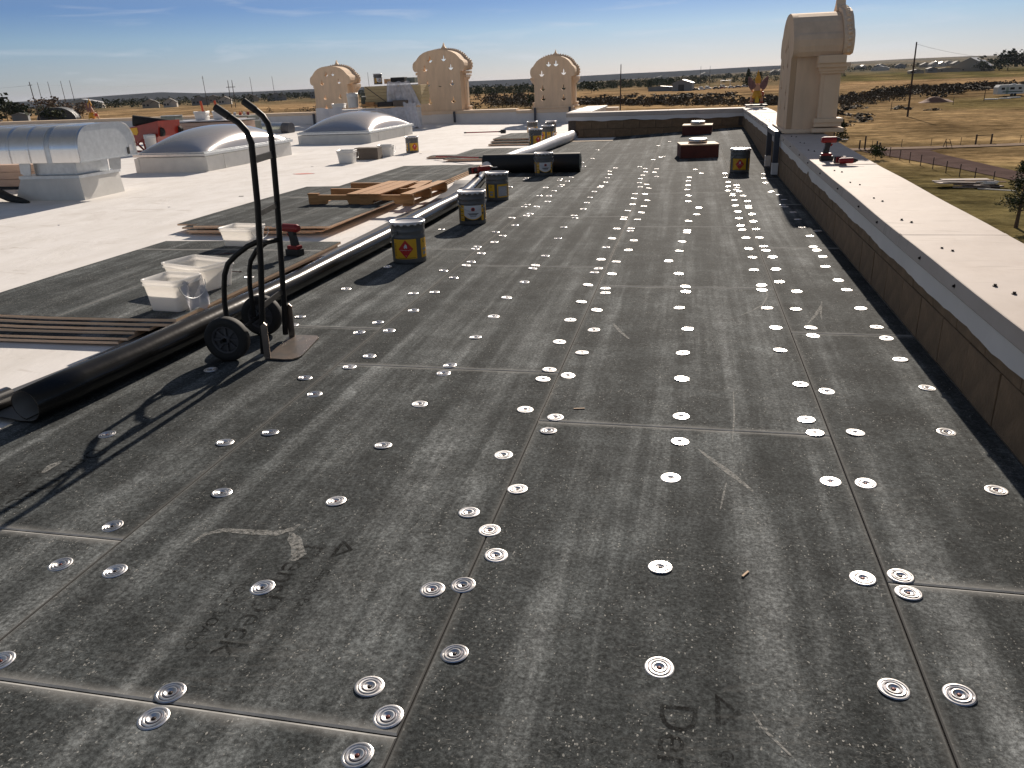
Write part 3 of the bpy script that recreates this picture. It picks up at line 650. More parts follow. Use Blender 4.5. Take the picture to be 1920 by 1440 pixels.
# return parapet running away beyond the corner
rt = thing('parapet_wall', 'parapet stub running back from the corner with a sunlit pale top', 'parapet', (-2.2, 23.5, 0))
b = MB(); b.box((0, .12, .27), (.48, 4.2, .6)); b.build('wall_core', FLASH, rt)
b = MB(); b.box((0, .12, .585), (.60, 4.25, .05), 0, None, .006); b.build('coping_panel', WHITEP, rt)
# back parapet across the white roof
YB = 30.5
bp_ = thing('parapet_wall', 'long grey membrane clad parapet at the far edge of the white roof', 'parapet', (0, YB, 0))
b = MB(); b.grid(lambda u, v: (-36+34*u, .012*math.sin(u*90), zr(-36+34*u, 30)-.02+v*(.40)), 120, 2); b.build('membrane_flashing', FLASH, bp_)
b = MB(); b.box((-19, .28, .1), (33.9, .5, .56)); b.build('wall_core', STUCCO, bp_)
for k in range(9):
    x0 = -36+3.78*k; b = MB(); z = .405+zr(x0+1.9, 30)*.8
    b.prism([(-.05, z-.06), (-.055, z-.05), (-.05, z+.05), (.56, z+.05), (.56, z-.06)], x0+.003, x0+3.777, 0, None, 'x'); b.build('coping_panel', STUCCO2, bp_)

# ================================================================== CREAM TOWERS
def arch(W, z0, z1):
    h = z1-z0; w = W/2
    half = [(w*.93, z0), (w*.985, z0+h*.10), (w, z0+h*.22), (w*.985, z0+h*.36), (w*.93, z0+h*.47), (w*.86, z0+h*.52), (w*.80, z0+h*.62), (w*.70, z0+h*.76), (w*.55, z0+h*.88), (w*.36, z0+h*.96), (w*.14, z0+h)]
    return half+[(-x, z) for x, z in reversed(half)]
LAMP = [(-.62, .30), (-.48, .02), (-.22, -.22), (0, -.28), (.22, -.22), (.48, .02), (.62, .30), (.16, .18), (.14, .75), (.07, 1.0), (0, 1.22), (-.07, 1.0), (-.14, .75), (-.16, .18)]
def plate_with_holes(outer, holes, thick):
    cu = bpy.data.curves.new('c', 'CURVE'); cu.dimensions = '2D'; cu.fill_mode = 'BOTH'; cu.extrude = thick/2
    for poly in [outer]+holes:
        sp = cu.splines.new('POLY'); sp.points.add(len(poly)-1)
        for p, q in zip(sp.points, poly): p.co = (q[0], q[1], 0, 1)
        sp.use_cyclic_u = True
    ob = bpy.data.objects.new('c', cu); me = bpy.data.meshes.new_from_object(ob); bpy.data.objects.remove(ob); bpy.data.curves.remove(cu)
    me.transform(Matrix(((1, 0, 0, 0), (0, 0, 1, 0), (0, 1, 0, 0), (0, 0, 0, 1)))); me.materials.clear(); me.materials.append(STUCCO); me.update(); return me
def tower(label, loc, rz, W, H, eave, depth, holes, hs, group='cream roof towers with lamp shaped holes', patch=None, mirror=False):
    """local: x along the width, -y is the back face with the holes, z up from the coping"""
    t = thing('roof_tower', label, 'tower', loc, rz, group)
    bw = W*.83
    half = arch(W, eave, H)
    outer = [(-bw/2, 0), (bw/2, 0), (bw/2, eave)]+half+[(-bw/2, eave)]
    hl = [[(hx+px*hs, hz+pz*hs) for px, pz in LAMP] for hx, hz in holes]
    o = link('back_panel', plate_with_holes(outer, hl, .07), t, (0, .035, 0))
    # barrel roof shell
    b = MB(); n = len(half); D = depth
    ins = [(x*.94, eave+(z-eave)*.95) for x, z in half]
    vs = [(x, .071, z) for x, z in half]+[(x, D, z) for x, z in half]+[(x, .071, z) for x, z in ins]+[(x, D, z) for x, z in ins]
    fs = []
    for i in range(n-1): fs += [(i, i+1, n+i+1, n+i), (2*n+i, 3*n+i, 3*n+i+1, 2*n+i+1), (n+i, n+i+1, 3*n+i+1, 3*n+i)]
    b.add(vs, fs, 0, False); b.build('barrel_roof', STUCCO, t)
    # side walls
    for s in (-1, 1):
        b = MB(); b.box((s*(bw/2-.035), .071+(D-.071)/2-.002, eave/2), (.066, D-.08, eave-.004)); b.build('side_wall', STUCCO, t)
        # front pilaster with base, panel and capital
        px = s*(bw/2-.02); pil = MB()
        pil.box((px, D*.83, eave*.47), (.20, D*.40, eave*.66)); pil.box((px+s*.012, D*.83, eave*.47), (.20, D*.26, eave*.56))
        for z, e in ((.03, .16), (.10, .10), (.155, .13), (eave*.80, .06), (eave*.835, .10), (eave*.88, .16)):
            pil.box((px+s*e*.15, D*.83+e*.1, z), (.20+e, D*.40+e, .055), 0, None, .008)
        po = pil.build('pilaster', STUCCO2, t)
        b = MB(); b.box((px+s*.06, D*.80, eave*.955), (.36, D*.56, .10), 0, None, .008); b.build('cornice', STUCCO2, po)
    # ornamental front frame with a scalloped crest
    b = MB(); big = [(x*1.07, eave+.02+(z-eave)*1.05) for x, z in half]; inn = [(x*.80, eave+(z-eave)*.80) for x, z in half]; m = len(big)
    vs = [(x, D+.004, z) for x, z in big]+[(x, D+.13, z) for x, z in big]+[(x, D+.004, z) for x, z in inn]+[(x, D+.13, z) for x, z in inn]; fs = []
    for i in range(m-1): fs += [(i, i+1, m+i+1, m+i), (m+i, m+i+1, 3*m+i+1, 3*m+i), (2*m+i, 3*m+i, 3*m+i+1, 2*m+i+1), (i, 2*m+i, 2*m+i+1, i+1)]
    b.add(vs, fs); fr = b.build('crest_frame', STUCCO2, t)
    b = MB()
    for i in range(m-1):
        (x0, z0), (x1, z1) = big[i], big[i+1]; L = math.hypot(x1-x0, z1-z0); k = max(1, round(L/.085))
        if L > W*.22: k = 2
        for q in range(k):
            f = (q+.5)/k; cx, cz = x0+(x1-x0)*f, z0+(z1-z0)*f
            b.lathe([(.001, .038), (.022, .030), (.032, .010), (.030, -.012)], 8, 0, Matrix.Translation((cx, D+.07, cz)) @ Vector((x0+x1, 0, 2*((z0+z1)/2-eave-(H-eave)*.3))).normalized().to_track_quat('Z', 'Y').to_matrix().to_4x4())
    b.build('crest_knob', STUCCO2, fr)['kind'] = 'stuff'
    b = MB(); fp_ = [(-.17, 0), (-.11, .035), (-.05, .09), (-.018, .15), (0, .22), (.018, .15), (.05, .09), (.11, .035), (.17, 0)]
    b.prism([(x*W/1.7, H+.01+z*W/1.7) for x, z in fp_], D-.02, D+.10); b.build('finial', STUCCO2, t)
    b = MB(); b.box((0, D*.5, .02), (bw+.16, D+.10, .05), 0, None, .01); b.box((0, D*.5, -.04), (bw+.10, D+.02, .10)); b.build('plinth', STUCCO2, t)
    if patch:
        b = MB(); b.prism([(patch[0]-.055, patch[1]+.014), (patch[0]-.04, patch[1]-.012), (patch[0]+.05, patch[1]-.03), (patch[0]+.055, patch[1]-.005)], -.004, -.001); b.build('torn_hole', CARDD, t)
    return t
def legs(t, xs, zlen, boots=False):
    for x in xs:
        b = MB(); b.box((x, -.10, -zlen/2+.02), (.075, .075, zlen), 0, None, .006); lg = b.build('leg', STEEL_TUBE, t)
        if not boots: continue
        b = MB(); b.box((x, -.10, -zlen+.11), (.088, .088, .16), 0, None, .006); b.build('boot', FLASH, lg)
    if not boots: return
    b = MB(); b.box(((xs[0]+xs[1])/2, -.10+.0, -.02), (abs(xs[1]-xs[0])-.08, .07, .07)); b.build('cross_tube', STEEL_TUBE, t)
    for x in xs:
        b = MB(); b.box((x, .30, -.03), (.07, .72, .08), 0, None, .006); b.build('outrigger_tube', STEEL_TUBE, t)
h1 = [(-.13, 1.40), (.13, 1.41), (-.34, 1.09), (.36, 1.12), (-.27, .56), (.36, .58), (-.27, .20), (.36, .18)]
t1 = tower('smaller cream tower left of the insulation pile, partly behind a white bucket', (-13.1, YB+.02, .47), 0, 1.68, 1.73, 1.06, .78, [(x, z) for x, z in h1], .135)
t3 = tower('cream tower in the middle of the far edge, two steel posts below it', (-4.38, YB+.02, .44), 0, 1.66, 1.78, 1.06, .78, [(-.14, 1.46), (.13, 1.46), (-.40, 1.13), (.41, 1.16), (-.37, .63), (.40, .64), (-.36, .29), (.40, .28)], .155)
t2 = tower('largest of the cream towers on the far edge, torn dark slit in its back', (-8.70, YB+.02, .40), 0, 2.02, 2.20, 1.46, .85, [(-.31, 1.81), (.22, 1.84), (-.53, 1.50), (.48, 1.53), (-.46, .96), (.50, .98), (-.41, .33), (.52, .36)], .165, patch=(.02, .93))
legs(t1, (-.80,), .48); legs(t3, (-.66, .64), .50); legs(t2, (.55,), .40)
t4 = tower('big cream tower on the right parapet, seen from its side', (1.905, 12.72, .60), -PI/2, 1.62, 1.54, .97, .62, [(-.10, 1.06), (.12, 1.10), (-.28, .84), (.26, .86), (-.36, .55), (.30, .50), (-.30, .28), (.30, .30)], .12)
legs(t4, (-.50, .62), .60, True)

# ================================================================== PAILS
PR, PH = .146, .345
def curve_patch(b, u0, u1, lo, hi, mi, r, n=14):
    vs = []
    for k in range(n+1):
        u = u0+(u1-u0)*k/n
        for z in (lo(u), hi(u)): vs.append((r*math.cos(u), r*math.sin(u), z))
    b.add(vs, [(2*k, 2*k+2, 2*k+3, 2*k+1) for k in range(n)], mi, True)
def wrap_text(b, s, size, uc, z, mi, r):
    vs, fs = text_geo(s, size); b.add([(r*math.cos(uc+x/r), r*math.sin(uc+x/r), z+y) for x, y in vs], fs, mi, False)
def pail_label_mesh():
    b = MB(); r = PR-.0035; D = math.radians; Z0, Z1 = .045, .205
    c = lambda v: (lambda u: v)
    R1, R2, R3 = r+.0006, r+.0011, r+.0016
    # front panel
    curve_patch(b, D(-62), D(-40), c(Z0), c(Z1), 0, R1); curve_patch(b, D(-40), D(38), c(Z0), c(Z1), 2, R1, 20); curve_patch(b, D(38), D(52), c(Z0), c(Z1), 0, R1)
    bow = lambda u: Z0+.012+.045*(math.radians(abs(math.degrees(u)))/D(40))**2*.9
    curve_patch(b, D(-40), D(38), lambda u: min(bow(u), Z1), lambda u: min(bow(u)+.008, Z1), 0, R2, 20)
    curve_patch(b, D(-40), D(38), c(Z0), bow, 3, R2, 20)
    wrap_round = lambda uc, zc_, rad, mi, rr: curve_patch(b, uc-rad/rr, uc+rad/rr, lambda u: zc_-math.sqrt(max(0, rad**2-((u-uc)*rr)**2)), lambda u: zc_+math.sqrt(max(0, rad**2-((u-uc)*rr)**2)), mi, rr, 16)
    wrap_round(D(0), .165, .021, 1, R2); wrap_round(D(0), .166, .013, 3, R3)
    for zz, w, mi in ((.122, .058, 3), (.112, .044, 3), (.100, .036, 4), (.092, .03, 4)):
        curve_patch(b, D(0)-w/r, D(0)+w/r, c(zz-.0035), c(zz+.0035), mi, R2)
    wrap_round(D(-52), .187, .010, 3, R2)
    for k in range(5): curve_patch(b, D(-59), D(-44), c(.06+.02*k), c(.066+.02*k), 4 if k % 2 else 3, R2, 4)
    wrap_round(D(45), .185, .008, 3, R2); wrap_round(D(45), .12, .012, 3, R2)
    # hazard panel
    curve_patch(b, D(75), D(158), c(Z0), c(Z1+.004), 0, R1, 22)
    uc, dr = D(120), .064
    curve_patch(b, uc-dr/r, uc+dr/r, lambda u: .128-(dr*1.18-abs(u-uc)*r*1.18), lambda u: .128+(dr*1.18-abs(u-uc)*r*1.18), 1, R2, 24)
    fl = [(-.013, .135, .150), (-.009, .133, .160), (-.005, .136, .158), (0, .139, .176), (.004, .137, .163), (.009, .133, .166), (.013, .136, .150)]
    lo = lambda u: interp([(p[0], p[1]) for p in fl], (u-uc)*r); hi = lambda u: interp([(p[0], p[2]) for p in fl], (u-uc)*r)
    curve_patch(b, uc-.013/r, uc+.013/r, lo, hi, 2, R3, 18)
    wrap_text(b, 'FLAMMABLE LIQUID', .0105, uc, .119, 2, R3); wrap_text(b, '3', .014, uc, .072, 2, R3)
    for k in range(9): curve_patch(b, D(77), D(77)+.02/r, c(.07+.0125*k), c(.0735+.0125*k), 3, R2, 4)
    for k in range(3): curve_patch(b, D(92), D(152), c(.051+.0001), c(.055), 3, R2, 8)
    # narrow recycling panel
    curve_patch(b, D(176), D(212), c(Z0), c(Z1), 0, R1, 10)
    for a in range(3):
        an = a*2*PI/3+PI/2; p = [(math.cos(an+q)*rr, math.sin(an+q)*rr) for q, rr in ((-.85, .017), (.35, .017), (.75, .0135), (.35, .009), (-.85, .009))]
        b.add([(R2*math.cos(D(192)+x/R2), R2*math.sin(D(192)+x/R2), .182+y) for x, y in p], [(0, 1, 2, 3, 4)], 3)
    curve_patch(b, D(182), D(205), c(.105), c(.122), 4, R2, 6); curve_patch(b, D(184), D(203), c(.068), c(.092), 4, R2, 6)
    # long text panel
    curve_patch(b, D(226), D(288), c(Z0), c(Z1), 0, R1, 16); curve_patch(b, D(231), D(284), c(Z0+.014), c(Z1-.022), 4, R2, 14)
    for k in range(9): curve_patch(b, D(234), D(281-(k*37) % 11), c(.072+.0115*k), c(.0755+.0115*k), 2, R3, 8)
    me = b.mesh('label', [YEL, RED, WHT, BLK, GREYL]); return me
LABELM = pail_label_mesh()
def make_pail():
    t = thing('paint_pail', 'grey pail', 'pail', group='grey metal adhesive pails')
    b = MB(); r = PR
    b.lathe([(.001, .006), (r-.012, .006), (r-.010, 0), (r-.006, .002), (r-.004, .012), (r-.0035, .03), (r-.0035, .215), (r-.001, .221), (r-.0035, .227), (r-.0035, .262), (r-.0005, .268), (r-.003, .274), (r-.0025, PH-.012), (r+.001, PH-.008)], 40)
    b.build('body', PAILG, t); link('label', LABELM, t)
    b = MB(); b.lathe([(.001, PH-.013), (r-.030, PH-.013), (r-.024, PH-.009), (r-.018, PH-.013), (r-.010, PH-.012), (r-.006, PH), (r+.002, PH+.002), (r+.0065, PH-.003), (r+.006, PH-.012), (r+.004, PH-.018)], 40)
    for k in range(16):
        a = 2*PI*k/16; M = Matrix.Rotation(a, 4, 'Z'); b.lathe([(.001, .004), (.014, .003), (.016, -.002)], 8, 0, M @ Matrix.Translation((r+.003, 0, PH-.018)) @ Matrix.Rotation(PI/2, 4, 'Y') @ Matrix.Diagonal((.75, 1, 1, 1)))
    b.build('lid', PAILLID, t)
    for s in (-1, 1): b = MB(); b.box((0, s*(r+.004), .262), (.03, .012, .03), 0, None, .003); b.build('handle_ear', PAILG, t)
    b = MB(); pts = []
    for k in range(17):
        a = PI*k/16; y = -math.cos(a)*(r+.008); x = (r+.012)*math.sin(a)*.98; z = .262-.115*math.sin(a)
        pts.append((x, y, z))
    b.tube(pts, .0026, 6); b.build('bail_handle', GALVD, t)
    return t
PAIL = make_pail()
def cam_ang(x, y): return math.atan2(CAM.y-y, CAM.x-x)
def place_pail(first, x, y, zb, label_deg, label, sc=1.0, handle=None):
    """label_deg: angle of the printed label that faces the viewer"""
    rz = cam_ang(x, y)-math.radians(label_deg)
    o = PAIL if first else dup(PAIL, (x, y, zb))
    o.location = (x, y, zb); o.rotation_euler = (0, 0, rz); o.scale = (sc,)*3; o['label'] = label; return o
place_pail(True, -1.69, 6.335, .001, 132, 'closest grey pail, red flammable diamond on yellow, standing left of the first seam')
place_pail(False, -1.625, 8.21, .001, -3, 'grey pail with white front panel and round crest, second from the camera along the tube')
place_pail(False, -1.755, 9.95, .001, 226, 'grey pail whose text panel faces out, just behind the white fronted pail')
place_pail(False, -1.625, 12.64, .001, -12, 'grey pail in front of the thick black crosswise roll')
place_pail(False, 1.36, 12.70, .001, 120, 'lone grey pail with red diamond near the right parapet')
place_pail(False, -5.48, 17.57, -.01, 98, 'grey pail with red diamond alone on the white roof by the cardboard box')
place_pail(False, -2.62, 17.35, .10, 96, 'grey pail with red diamond in front of the pail cluster near the far wall')
place_pail(False, -2.62, 18.95, .08, 185, 'grey pail tucked right behind the red diamond pail of the far cluster')
place_pail(False, -3.62, 22.3, .02, 22, 'grey pail at the left rear of the far cluster, below a steel post')
place_pail(False, -2.99, 21.55, .02, 0, 'right rear pail of the far cluster with another lid resting on top')
LIDX = MB(); LIDX.lathe([(.001, .012), (PR-.03, .012), (PR-.008, .02), (PR+.002, .02), (PR+.007, .012), (PR+.005, 0)], 32)
tag(LIDX.build('pail_lid', PAILLID, None, (-2.985, 21.55, .02+PH+.012)), 'loose metal lid lying on the right rear pail of the far cluster', 'lid')
place_pail(False, -9.97, 27.5, 1.47, 340, 'dark grey pail on top of the tan insulation pile')

# ================================================================== HAND TRUCK
ht = thing('hand_truck', 'black two wheeled hand truck standing upright with a worn steel toe plate', 'hand truck', (-1.70, 3.80, 0))
O = Vector((-1.70, 3.80, 0))
def L_(*p): return Vector(p)-O
near = [(-1.685, 3.80, .03), (-1.665, 3.80, .20), (-1.62, 3.80, .52), (-1.585, 3.80, .85), (-1.572, 3.80, 1.08), (-1.568, 3.80, 1.16), (-1.585, 3.80, 1.215), (-1.622, 3.80, 1.258), (-1.668, 3.80, 1.288), (-1.735, 3.80, 1.333)]
far = [(-1.730, 4.15, .03), (-1.712, 4.15, .20), (-1.683, 4.15, .55), (-1.660, 4.15, .85), (-1.648, 4.15, 1.06), (-1.643, 4.15, 1.17), (-1.652, 4.15, 1.235), (-1.676, 4.15, 1.275), (-1.715, 4.15, 1.308), (-1.775, 4.15, 1.352)]
for pl in (near, far):
    b = MB(); b.tube([L_(*p) for p in pl], .0165, 14); up = b.build('upright_tube', BLACK, ht)
    a, c = Vector(pl[-2]), Vector(pl[-1]); d = (c-a).normalized()
    b = MB(); b.tube([L_(*(a+d*.0)), L_(*(c+d*.004))], .0195, 14); b.build('handle_grip', RUBBER, up)
def lerpv(pl, z):
    for p, q in zip(pl, pl[1:]):
        if p[2] <= z <= q[2]:
            t = (z-p[2])/(q[2]-p[2]); return Vector(p).lerp(Vector(q), t)
    return Vector(pl[0])
for z, h in ((1.075, .038), (.80, .03), (.30, .034)):
    p, q = lerpv(near, z), lerpv(far, z); b = MB(); d = (q-p); M = Matrix.Translation((p+q)/2-O) @ Matrix.Rotation(math.atan2(d.y, d.x)-PI/2, 4, 'Z')
    b.box((0, 0, 0), (.008, d.length-.02, h), 0, M, .002); b.build('cross_bar', BLACK, ht)
p, q = lerpv(near, .655), lerpv(far, .60); b = MB(); m_ = (p+q)/2+Vector((-.055, 0, -.01))
b.tube([p-O, (p*.72+m_*.28)-O+Vector((-.03, 0, 0)), m_-O, (q*.72+m_*.28)-O+Vector((-.03, 0, 0)), q-O], .013, 10); b.build('curved_bar', BLACK, ht)
for pl in ([(-1.60, 3.80, .665), (-1.68, 3.80, .632), (-1.755, 3.80, .585), (-1.815, 3.80, .535), (-1.845, 3.80, .475), (-1.862, 3.80, .40), (-1.874, 3.80, .32), (-1.880, 3.80, .135)],
           [(-1.69, 4.15, .60), (-1.765, 4.15, .585), (-1.835, 4.15, .54), (-1.885, 4.15, .475), (-1.902, 4.15, .42), (-1.915, 4.15, .33), (-1.922, 4.15, .135)]):
    b = MB(); b.tube([L_(*p) for p in pl], .0145, 12); b.build('brace_tube', BLACK, ht)
b = MB(); b.cyl(L_(-1.865, 3.69, .125), L_(-1.912, 4.26, .125), .010); b.build('axle', BLACK, ht)
for (cx, cy) in ((-1.860, 3.745), (-1.905, 4.215)):
    M = Matrix.Translation(L_(cx, cy, .126)) @ Matrix.Rotation(math.radians(4.7), 4, 'Z') @ Matrix.Rotation(PI/2, 4, 'X')
    b = MB(); b.lathe([(.078, -.028), (.095, -.034), (.112, -.034), (.122, -.026), (.126, -.012), (.126, .012), (.122, .026), (.112, .034), (.095, .034), (.078, .028)], 40, 0, M); wh = b.build('tyre', RUBBER, ht)
    b = MB(); b.lathe([(.080, -.026), (.080, .026), (.073, .026), (.068, .012), (.068, -.012), (.073, -.026), (.080, -.026)], 36, 0, M)
    b.lathe([(.012, -.032), (.024, -.030), (.024, .030), (.012, .032), (.012, -.032)], 20, 0, M)
    for k in range(8): b.box((.046, 0, 0), (.05, .013, .03), 0, M @ Matrix.Rotation(k*PI/4, 4, 'Z'))
    b.lathe([(.023, -.004), (.070, -.004)], 24, 0, M); b.lathe([(.023, .004), (.070, .004)], 24, 0, M); b.build('wheel_hub', mat('hub_grey', (.07, .068, .072), .5, var=.15), wh)
# toe plate with turned up side flanges
b = MB(); A, B1, B2, C, D_ = (-1.665, 3.775), (-1.515, 3.772), (-1.478, 3.812), (-1.548, 4.205), (-1.722, 4.19)
poly = [A, (-1.545, 3.768), (-1.50, 3.778), B2, (-1.475, 3.85), (-1.525, 4.17), (-1.55, 4.20), (-1.59, 4.208), D_]
b.prism([(x-O.x, y-O.y) for x, y in poly], .004, .011, 0, None, 'z'); b.build('toe_plate', WORNSTEEL, ht)
for (x, y, lean) in ((-1.668, 3.783, .03), (-1.715, 4.172, .02)):
    b = MB(); b.prism([(x-O.x-.004, .011), (x-O.x+.034, .011), (x-O.x+.040, .20), (x-O.x+.024, .215), (x-O.x+.002, .195)], y-O.y-.004, y-O.y+.003); b.build('side_flange', WORNSTEEL, ht)

# ================================================================== ROLLED BACK MEMBRANE
def roll_sheet(name, axis, r0, label, cat, loops=1.15, tail=.9, thick=.006, flat=None, start=-1.9):
    """axis: list of (x, y) ground points of the roll's centre line; profile is a curl with a tail to the left"""
    prof = []
    n = 30
    for k in range(n+1):
        a = start+loops*2*PI*k/n; rr = r0*(1-.10*k/n)
        prof.append((rr*math.cos(a), r0+rr*math.sin(a)*(flat or 1)))
    prof = [(-tail, .012), (-tail*.5, .010), (-r0*1.2, .006), (-r0*.6, .002)]+[p for p in prof]
    vs = []; m = len(prof)
    for k, (x, y) in enumerate(axis):
        a, c = axis[max(0, k-1)], axis[min(len(axis)-1, k+1)]; d = Vector((c[0]-a[0], c[1]-a[1])).normalized(); nx = Vector((d.y, -d.x))
        sc = 1+.05*math.sin(k*.9)+.03*math.sin(k*2.3)
        for (u, z) in prof: vs.append((x+nx.x*u*sc, y+nx.y*u*sc, z*sc+zr(x, y)+.002))
    b = MB(); b.add(vs, [(k*m+i, k*m+i+1, (k+1)*m+i+1, (k+1)*m+i) for k in range(len(axis)-1) for i in range(m-1)], 0, True)
    o = b.build(name, [ROLLG, ROLLB], fix=False)
    md = o.modifiers.new('solid', 'SOLIDIFY'); md.thickness = thick; md.offset = 1; md.material_offset = 1; md.material_offset_rim = 1
    return tag(o, label, cat)
ax = [(-2.325, 2.80), (-2.29, 3.1), (-2.255, 3.5), (-2.225, 4.0), (-2.20, 4.6), (-2.18, 5.2), (-2.155, 6.0), (-2.135, 6.8), (-2.12, 7.6), (-2.115, 8.4), (-2.12, 9.2), (-2.17, 10.0), (-2.27, 10.8), (-2.37, 11.5), (-2.45, 12.0)]
ax = [(x-.012, y) for x, y in ax]
roll_sheet('membrane_roll', ax, .088, 'long shiny black curl of membrane running back past the board stacks', 'membrane roll', flat=.92, tail=.42, start=-PI/2-.05, loops=.98)
roll_sheet('membrane_roll', [(-2.72, 2.45), (-2.62, 2.75), (-2.60, 2.98)], .05, 'small dark roll end at the left edge before the long black curl', 'membrane roll', loops=1.5, tail=.1)
# thick crosswise roll
cr = thing('membrane_roll', 'thick black membrane roll lying crosswise behind a grey pail', 'membrane roll', (-1.9, 13.08, 0))
b = MB(); pts = [(-.80, 0, .150), (-.4, .002, .151), (0, 0, .150), (.4, -.002, .149), (.80, 0, .150)]; b.tube(pts, .149, 36); b.build('outer_wrap', mat('roll_matt_black', (.012, .0118, .011), .6, var=.3, scale=5), cr)
b = MB()
for rr in (.05, .075, .10, .125):
    b.lathe([(rr, 0), (rr+.006, .004), (rr+.012, 0)], 28, 0, Matrix.Translation((.80, 0, .150)) @ Matrix.Rotation(PI/2, 4, 'Y'))
b.build('end_spiral', GREENG, cr)
# white membrane tube towards the far wall
b = MB(); P = [(-2.62, 12.9), (-2.60, 13.6), (-2.50, 14.8), (-2.42, 16.0), (-2.36, 17.2), (-2.30, 18.2), (-2.26, 19.2), (-2.22, 20.2)]
b.tube([(x, y, .115+zr(x, y)+.01*math.sin(y*2.2)) for x, y in P], [.085, .09, .10, .105, .115, .125, .12, .11], 16)
wr = thing('membrane_roll', 'pale crumpled membrane tube with a dark open end by the far wall corner', 'membrane roll')
b.build('white_sleeve', WRAP, wr)
b = MB(); b.cyl((-2.22, 20.15, .12), (-2.21, 20.42, .12), .115, .12, 18); b.build('dark_core_end', ROLLB, wr)
b = MB(); b.grid(lambda u, v: (-3.0+.75*u, 18.6+1.9*v, .02+.18*u*u+.07*math.sin(u*6+v*9)*.5), 12, 14); tag(b.build('plastic_sheet', WRAP), 'crumpled white sheet bunched beside the pale membrane tube', 'plastic sheet')

# ================================================================== LOOSE BOARD STACKS
def loose_board(x0, x1, y0, y1, z, label, group, th=.0185, rz=0.0, skew=0.0):
    b = MB(); w, l = x1-x0, y1-y0
    t = thing('roofing_board', label, 'board', ((x0+x1)/2, (y0+y1)/2, z), rz, group)
    sag = lambda x, y: .004*math.sin(x*2+y)
    N = 4; vs = [(-w/2+w*i/N+skew*(j/N-.5), -l/2+l*j/N, th+sag(i, j)) for j in range(N+1) for i in range(N+1)]
    me = MB(); me.add(vs, [(j*(N+1)+i, j*(N+1)+i+1, (j+1)*(N+1)+i+1, (j+1)*(N+1)+i) for j in range(N) for i in range(N)])
    m_ = me.mesh('grey_facer', [BOARD]); uv = m_.uv_layers.new(name='UVMap')
    for lp in m_.loops: co = m_.vertices[lp.vertex_index].co; uv.data[lp.index].uv = (co.x+w/2+.3, co.y+l/2+.35)
    link('grey_facer', m_, t)
    e = MB(); rim = [k for k in range(N+1)]+[(j+1)*(N+1)-1 for j in range(1, N+1)]+[N*(N+1)+k for k in range(N-1, -1, -1)]+[j*(N+1) for j in range(N-1, 0, -1)]
    top = [(vs[k][0], vs[k][1], vs[k][2]-.0012) for k in rim]; bot = [(p[0], p[1], p[2]-th+.0015) for p in top]; n = len(rim)
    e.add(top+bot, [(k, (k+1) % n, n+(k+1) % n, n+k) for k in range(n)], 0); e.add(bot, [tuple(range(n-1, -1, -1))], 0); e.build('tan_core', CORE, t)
    return t
gs = 'boards in the near left stack'
ord_ = ['lowest', 'second lowest', 'third from the bottom', 'third from the top', 'second from the top']
for k, (x0, x1, y0, y1) in enumerate([(-4.52, -2.72, 3.93, 6.45), (-4.45, -2.66, 3.95, 6.4), (-4.30, -2.66, 4.01, 6.5), (-4.28, -2.56, 4.03, 6.47), (-4.22, -2.43, 4.07, 6.52)]):
    loose_board(x0, x1, y0, y1, .001+.0195*k, ord_[k]+' board of the near left stack under the clear bucket', gs, rz=random.uniform(-.006, .006))
loose_board(-4.19, -2.42, 4.10, 6.58, .099, 'top board of the near left stack, clear buckets and drill standing on it', gs)
g2 = 'boards in the second stack'
for k, (x0, x1, y0, y1) in enumerate([(-4.62, -3.15, 7.58, 9.9), (-4.62, -3.05, 7.55, 9.92), (-4.72, -3.0, 7.62, 10.0), (-4.84, -2.98, 7.72, 10.9)]):
    loose_board(x0, x1, y0, y1, .001+.0195*k, ['bottom', 'second', 'third', 'fourth'][k]+' board up in the second stack, its tan edge jutting left', g2, rz=random.uniform(-.008, .004))
loose_board(-4.47, -2.90, 7.48, 9.6, .079, 'top board of the second stack, behind the white lid', g2, rz=-.03)
g3 = 'boards in the third stack'
for k in range(3): loose_board(-4.30-.03*k, -2.92, 10.4, 13.6+.1*k, .001+.024*k, ['bottom', 'middle', 'top'][k]+' board of the third stack behind the pallet', g3)
g4 = 'boards in the far stacks'
for k in range(2): loose_board(-3.95-.1*k, -2.75, 15.2, 17.6, .001+.022*k, ['lower', 'upper'][k]+' board of the flat pair left of the far pails', g4)
for k in range(3): loose_board(-4.05, -2.85+.02*k, 18.9+.25*k, 21.5, .001+.045*k, ['bottom', 'middle', 'top'][k]+' board of the farthest small stack', g4, th=.03)
for k in range(2): loose_board(-4.62+.05*k, -3.1, 15.9, 16.25, .001+.02*k-.002, ['lower', 'upper'][k]+' narrow offcut strip beside the red pole', 'narrow board strips')
b = MB(); b.box((-1.80, 19.72, .004), (1.25, .38, .012)); tag(b.build('board_strip', mat('cream_board', (.58, .47, .34), .85)), 'pale cream strip of board at the far left corner of the grey deck', 'board')

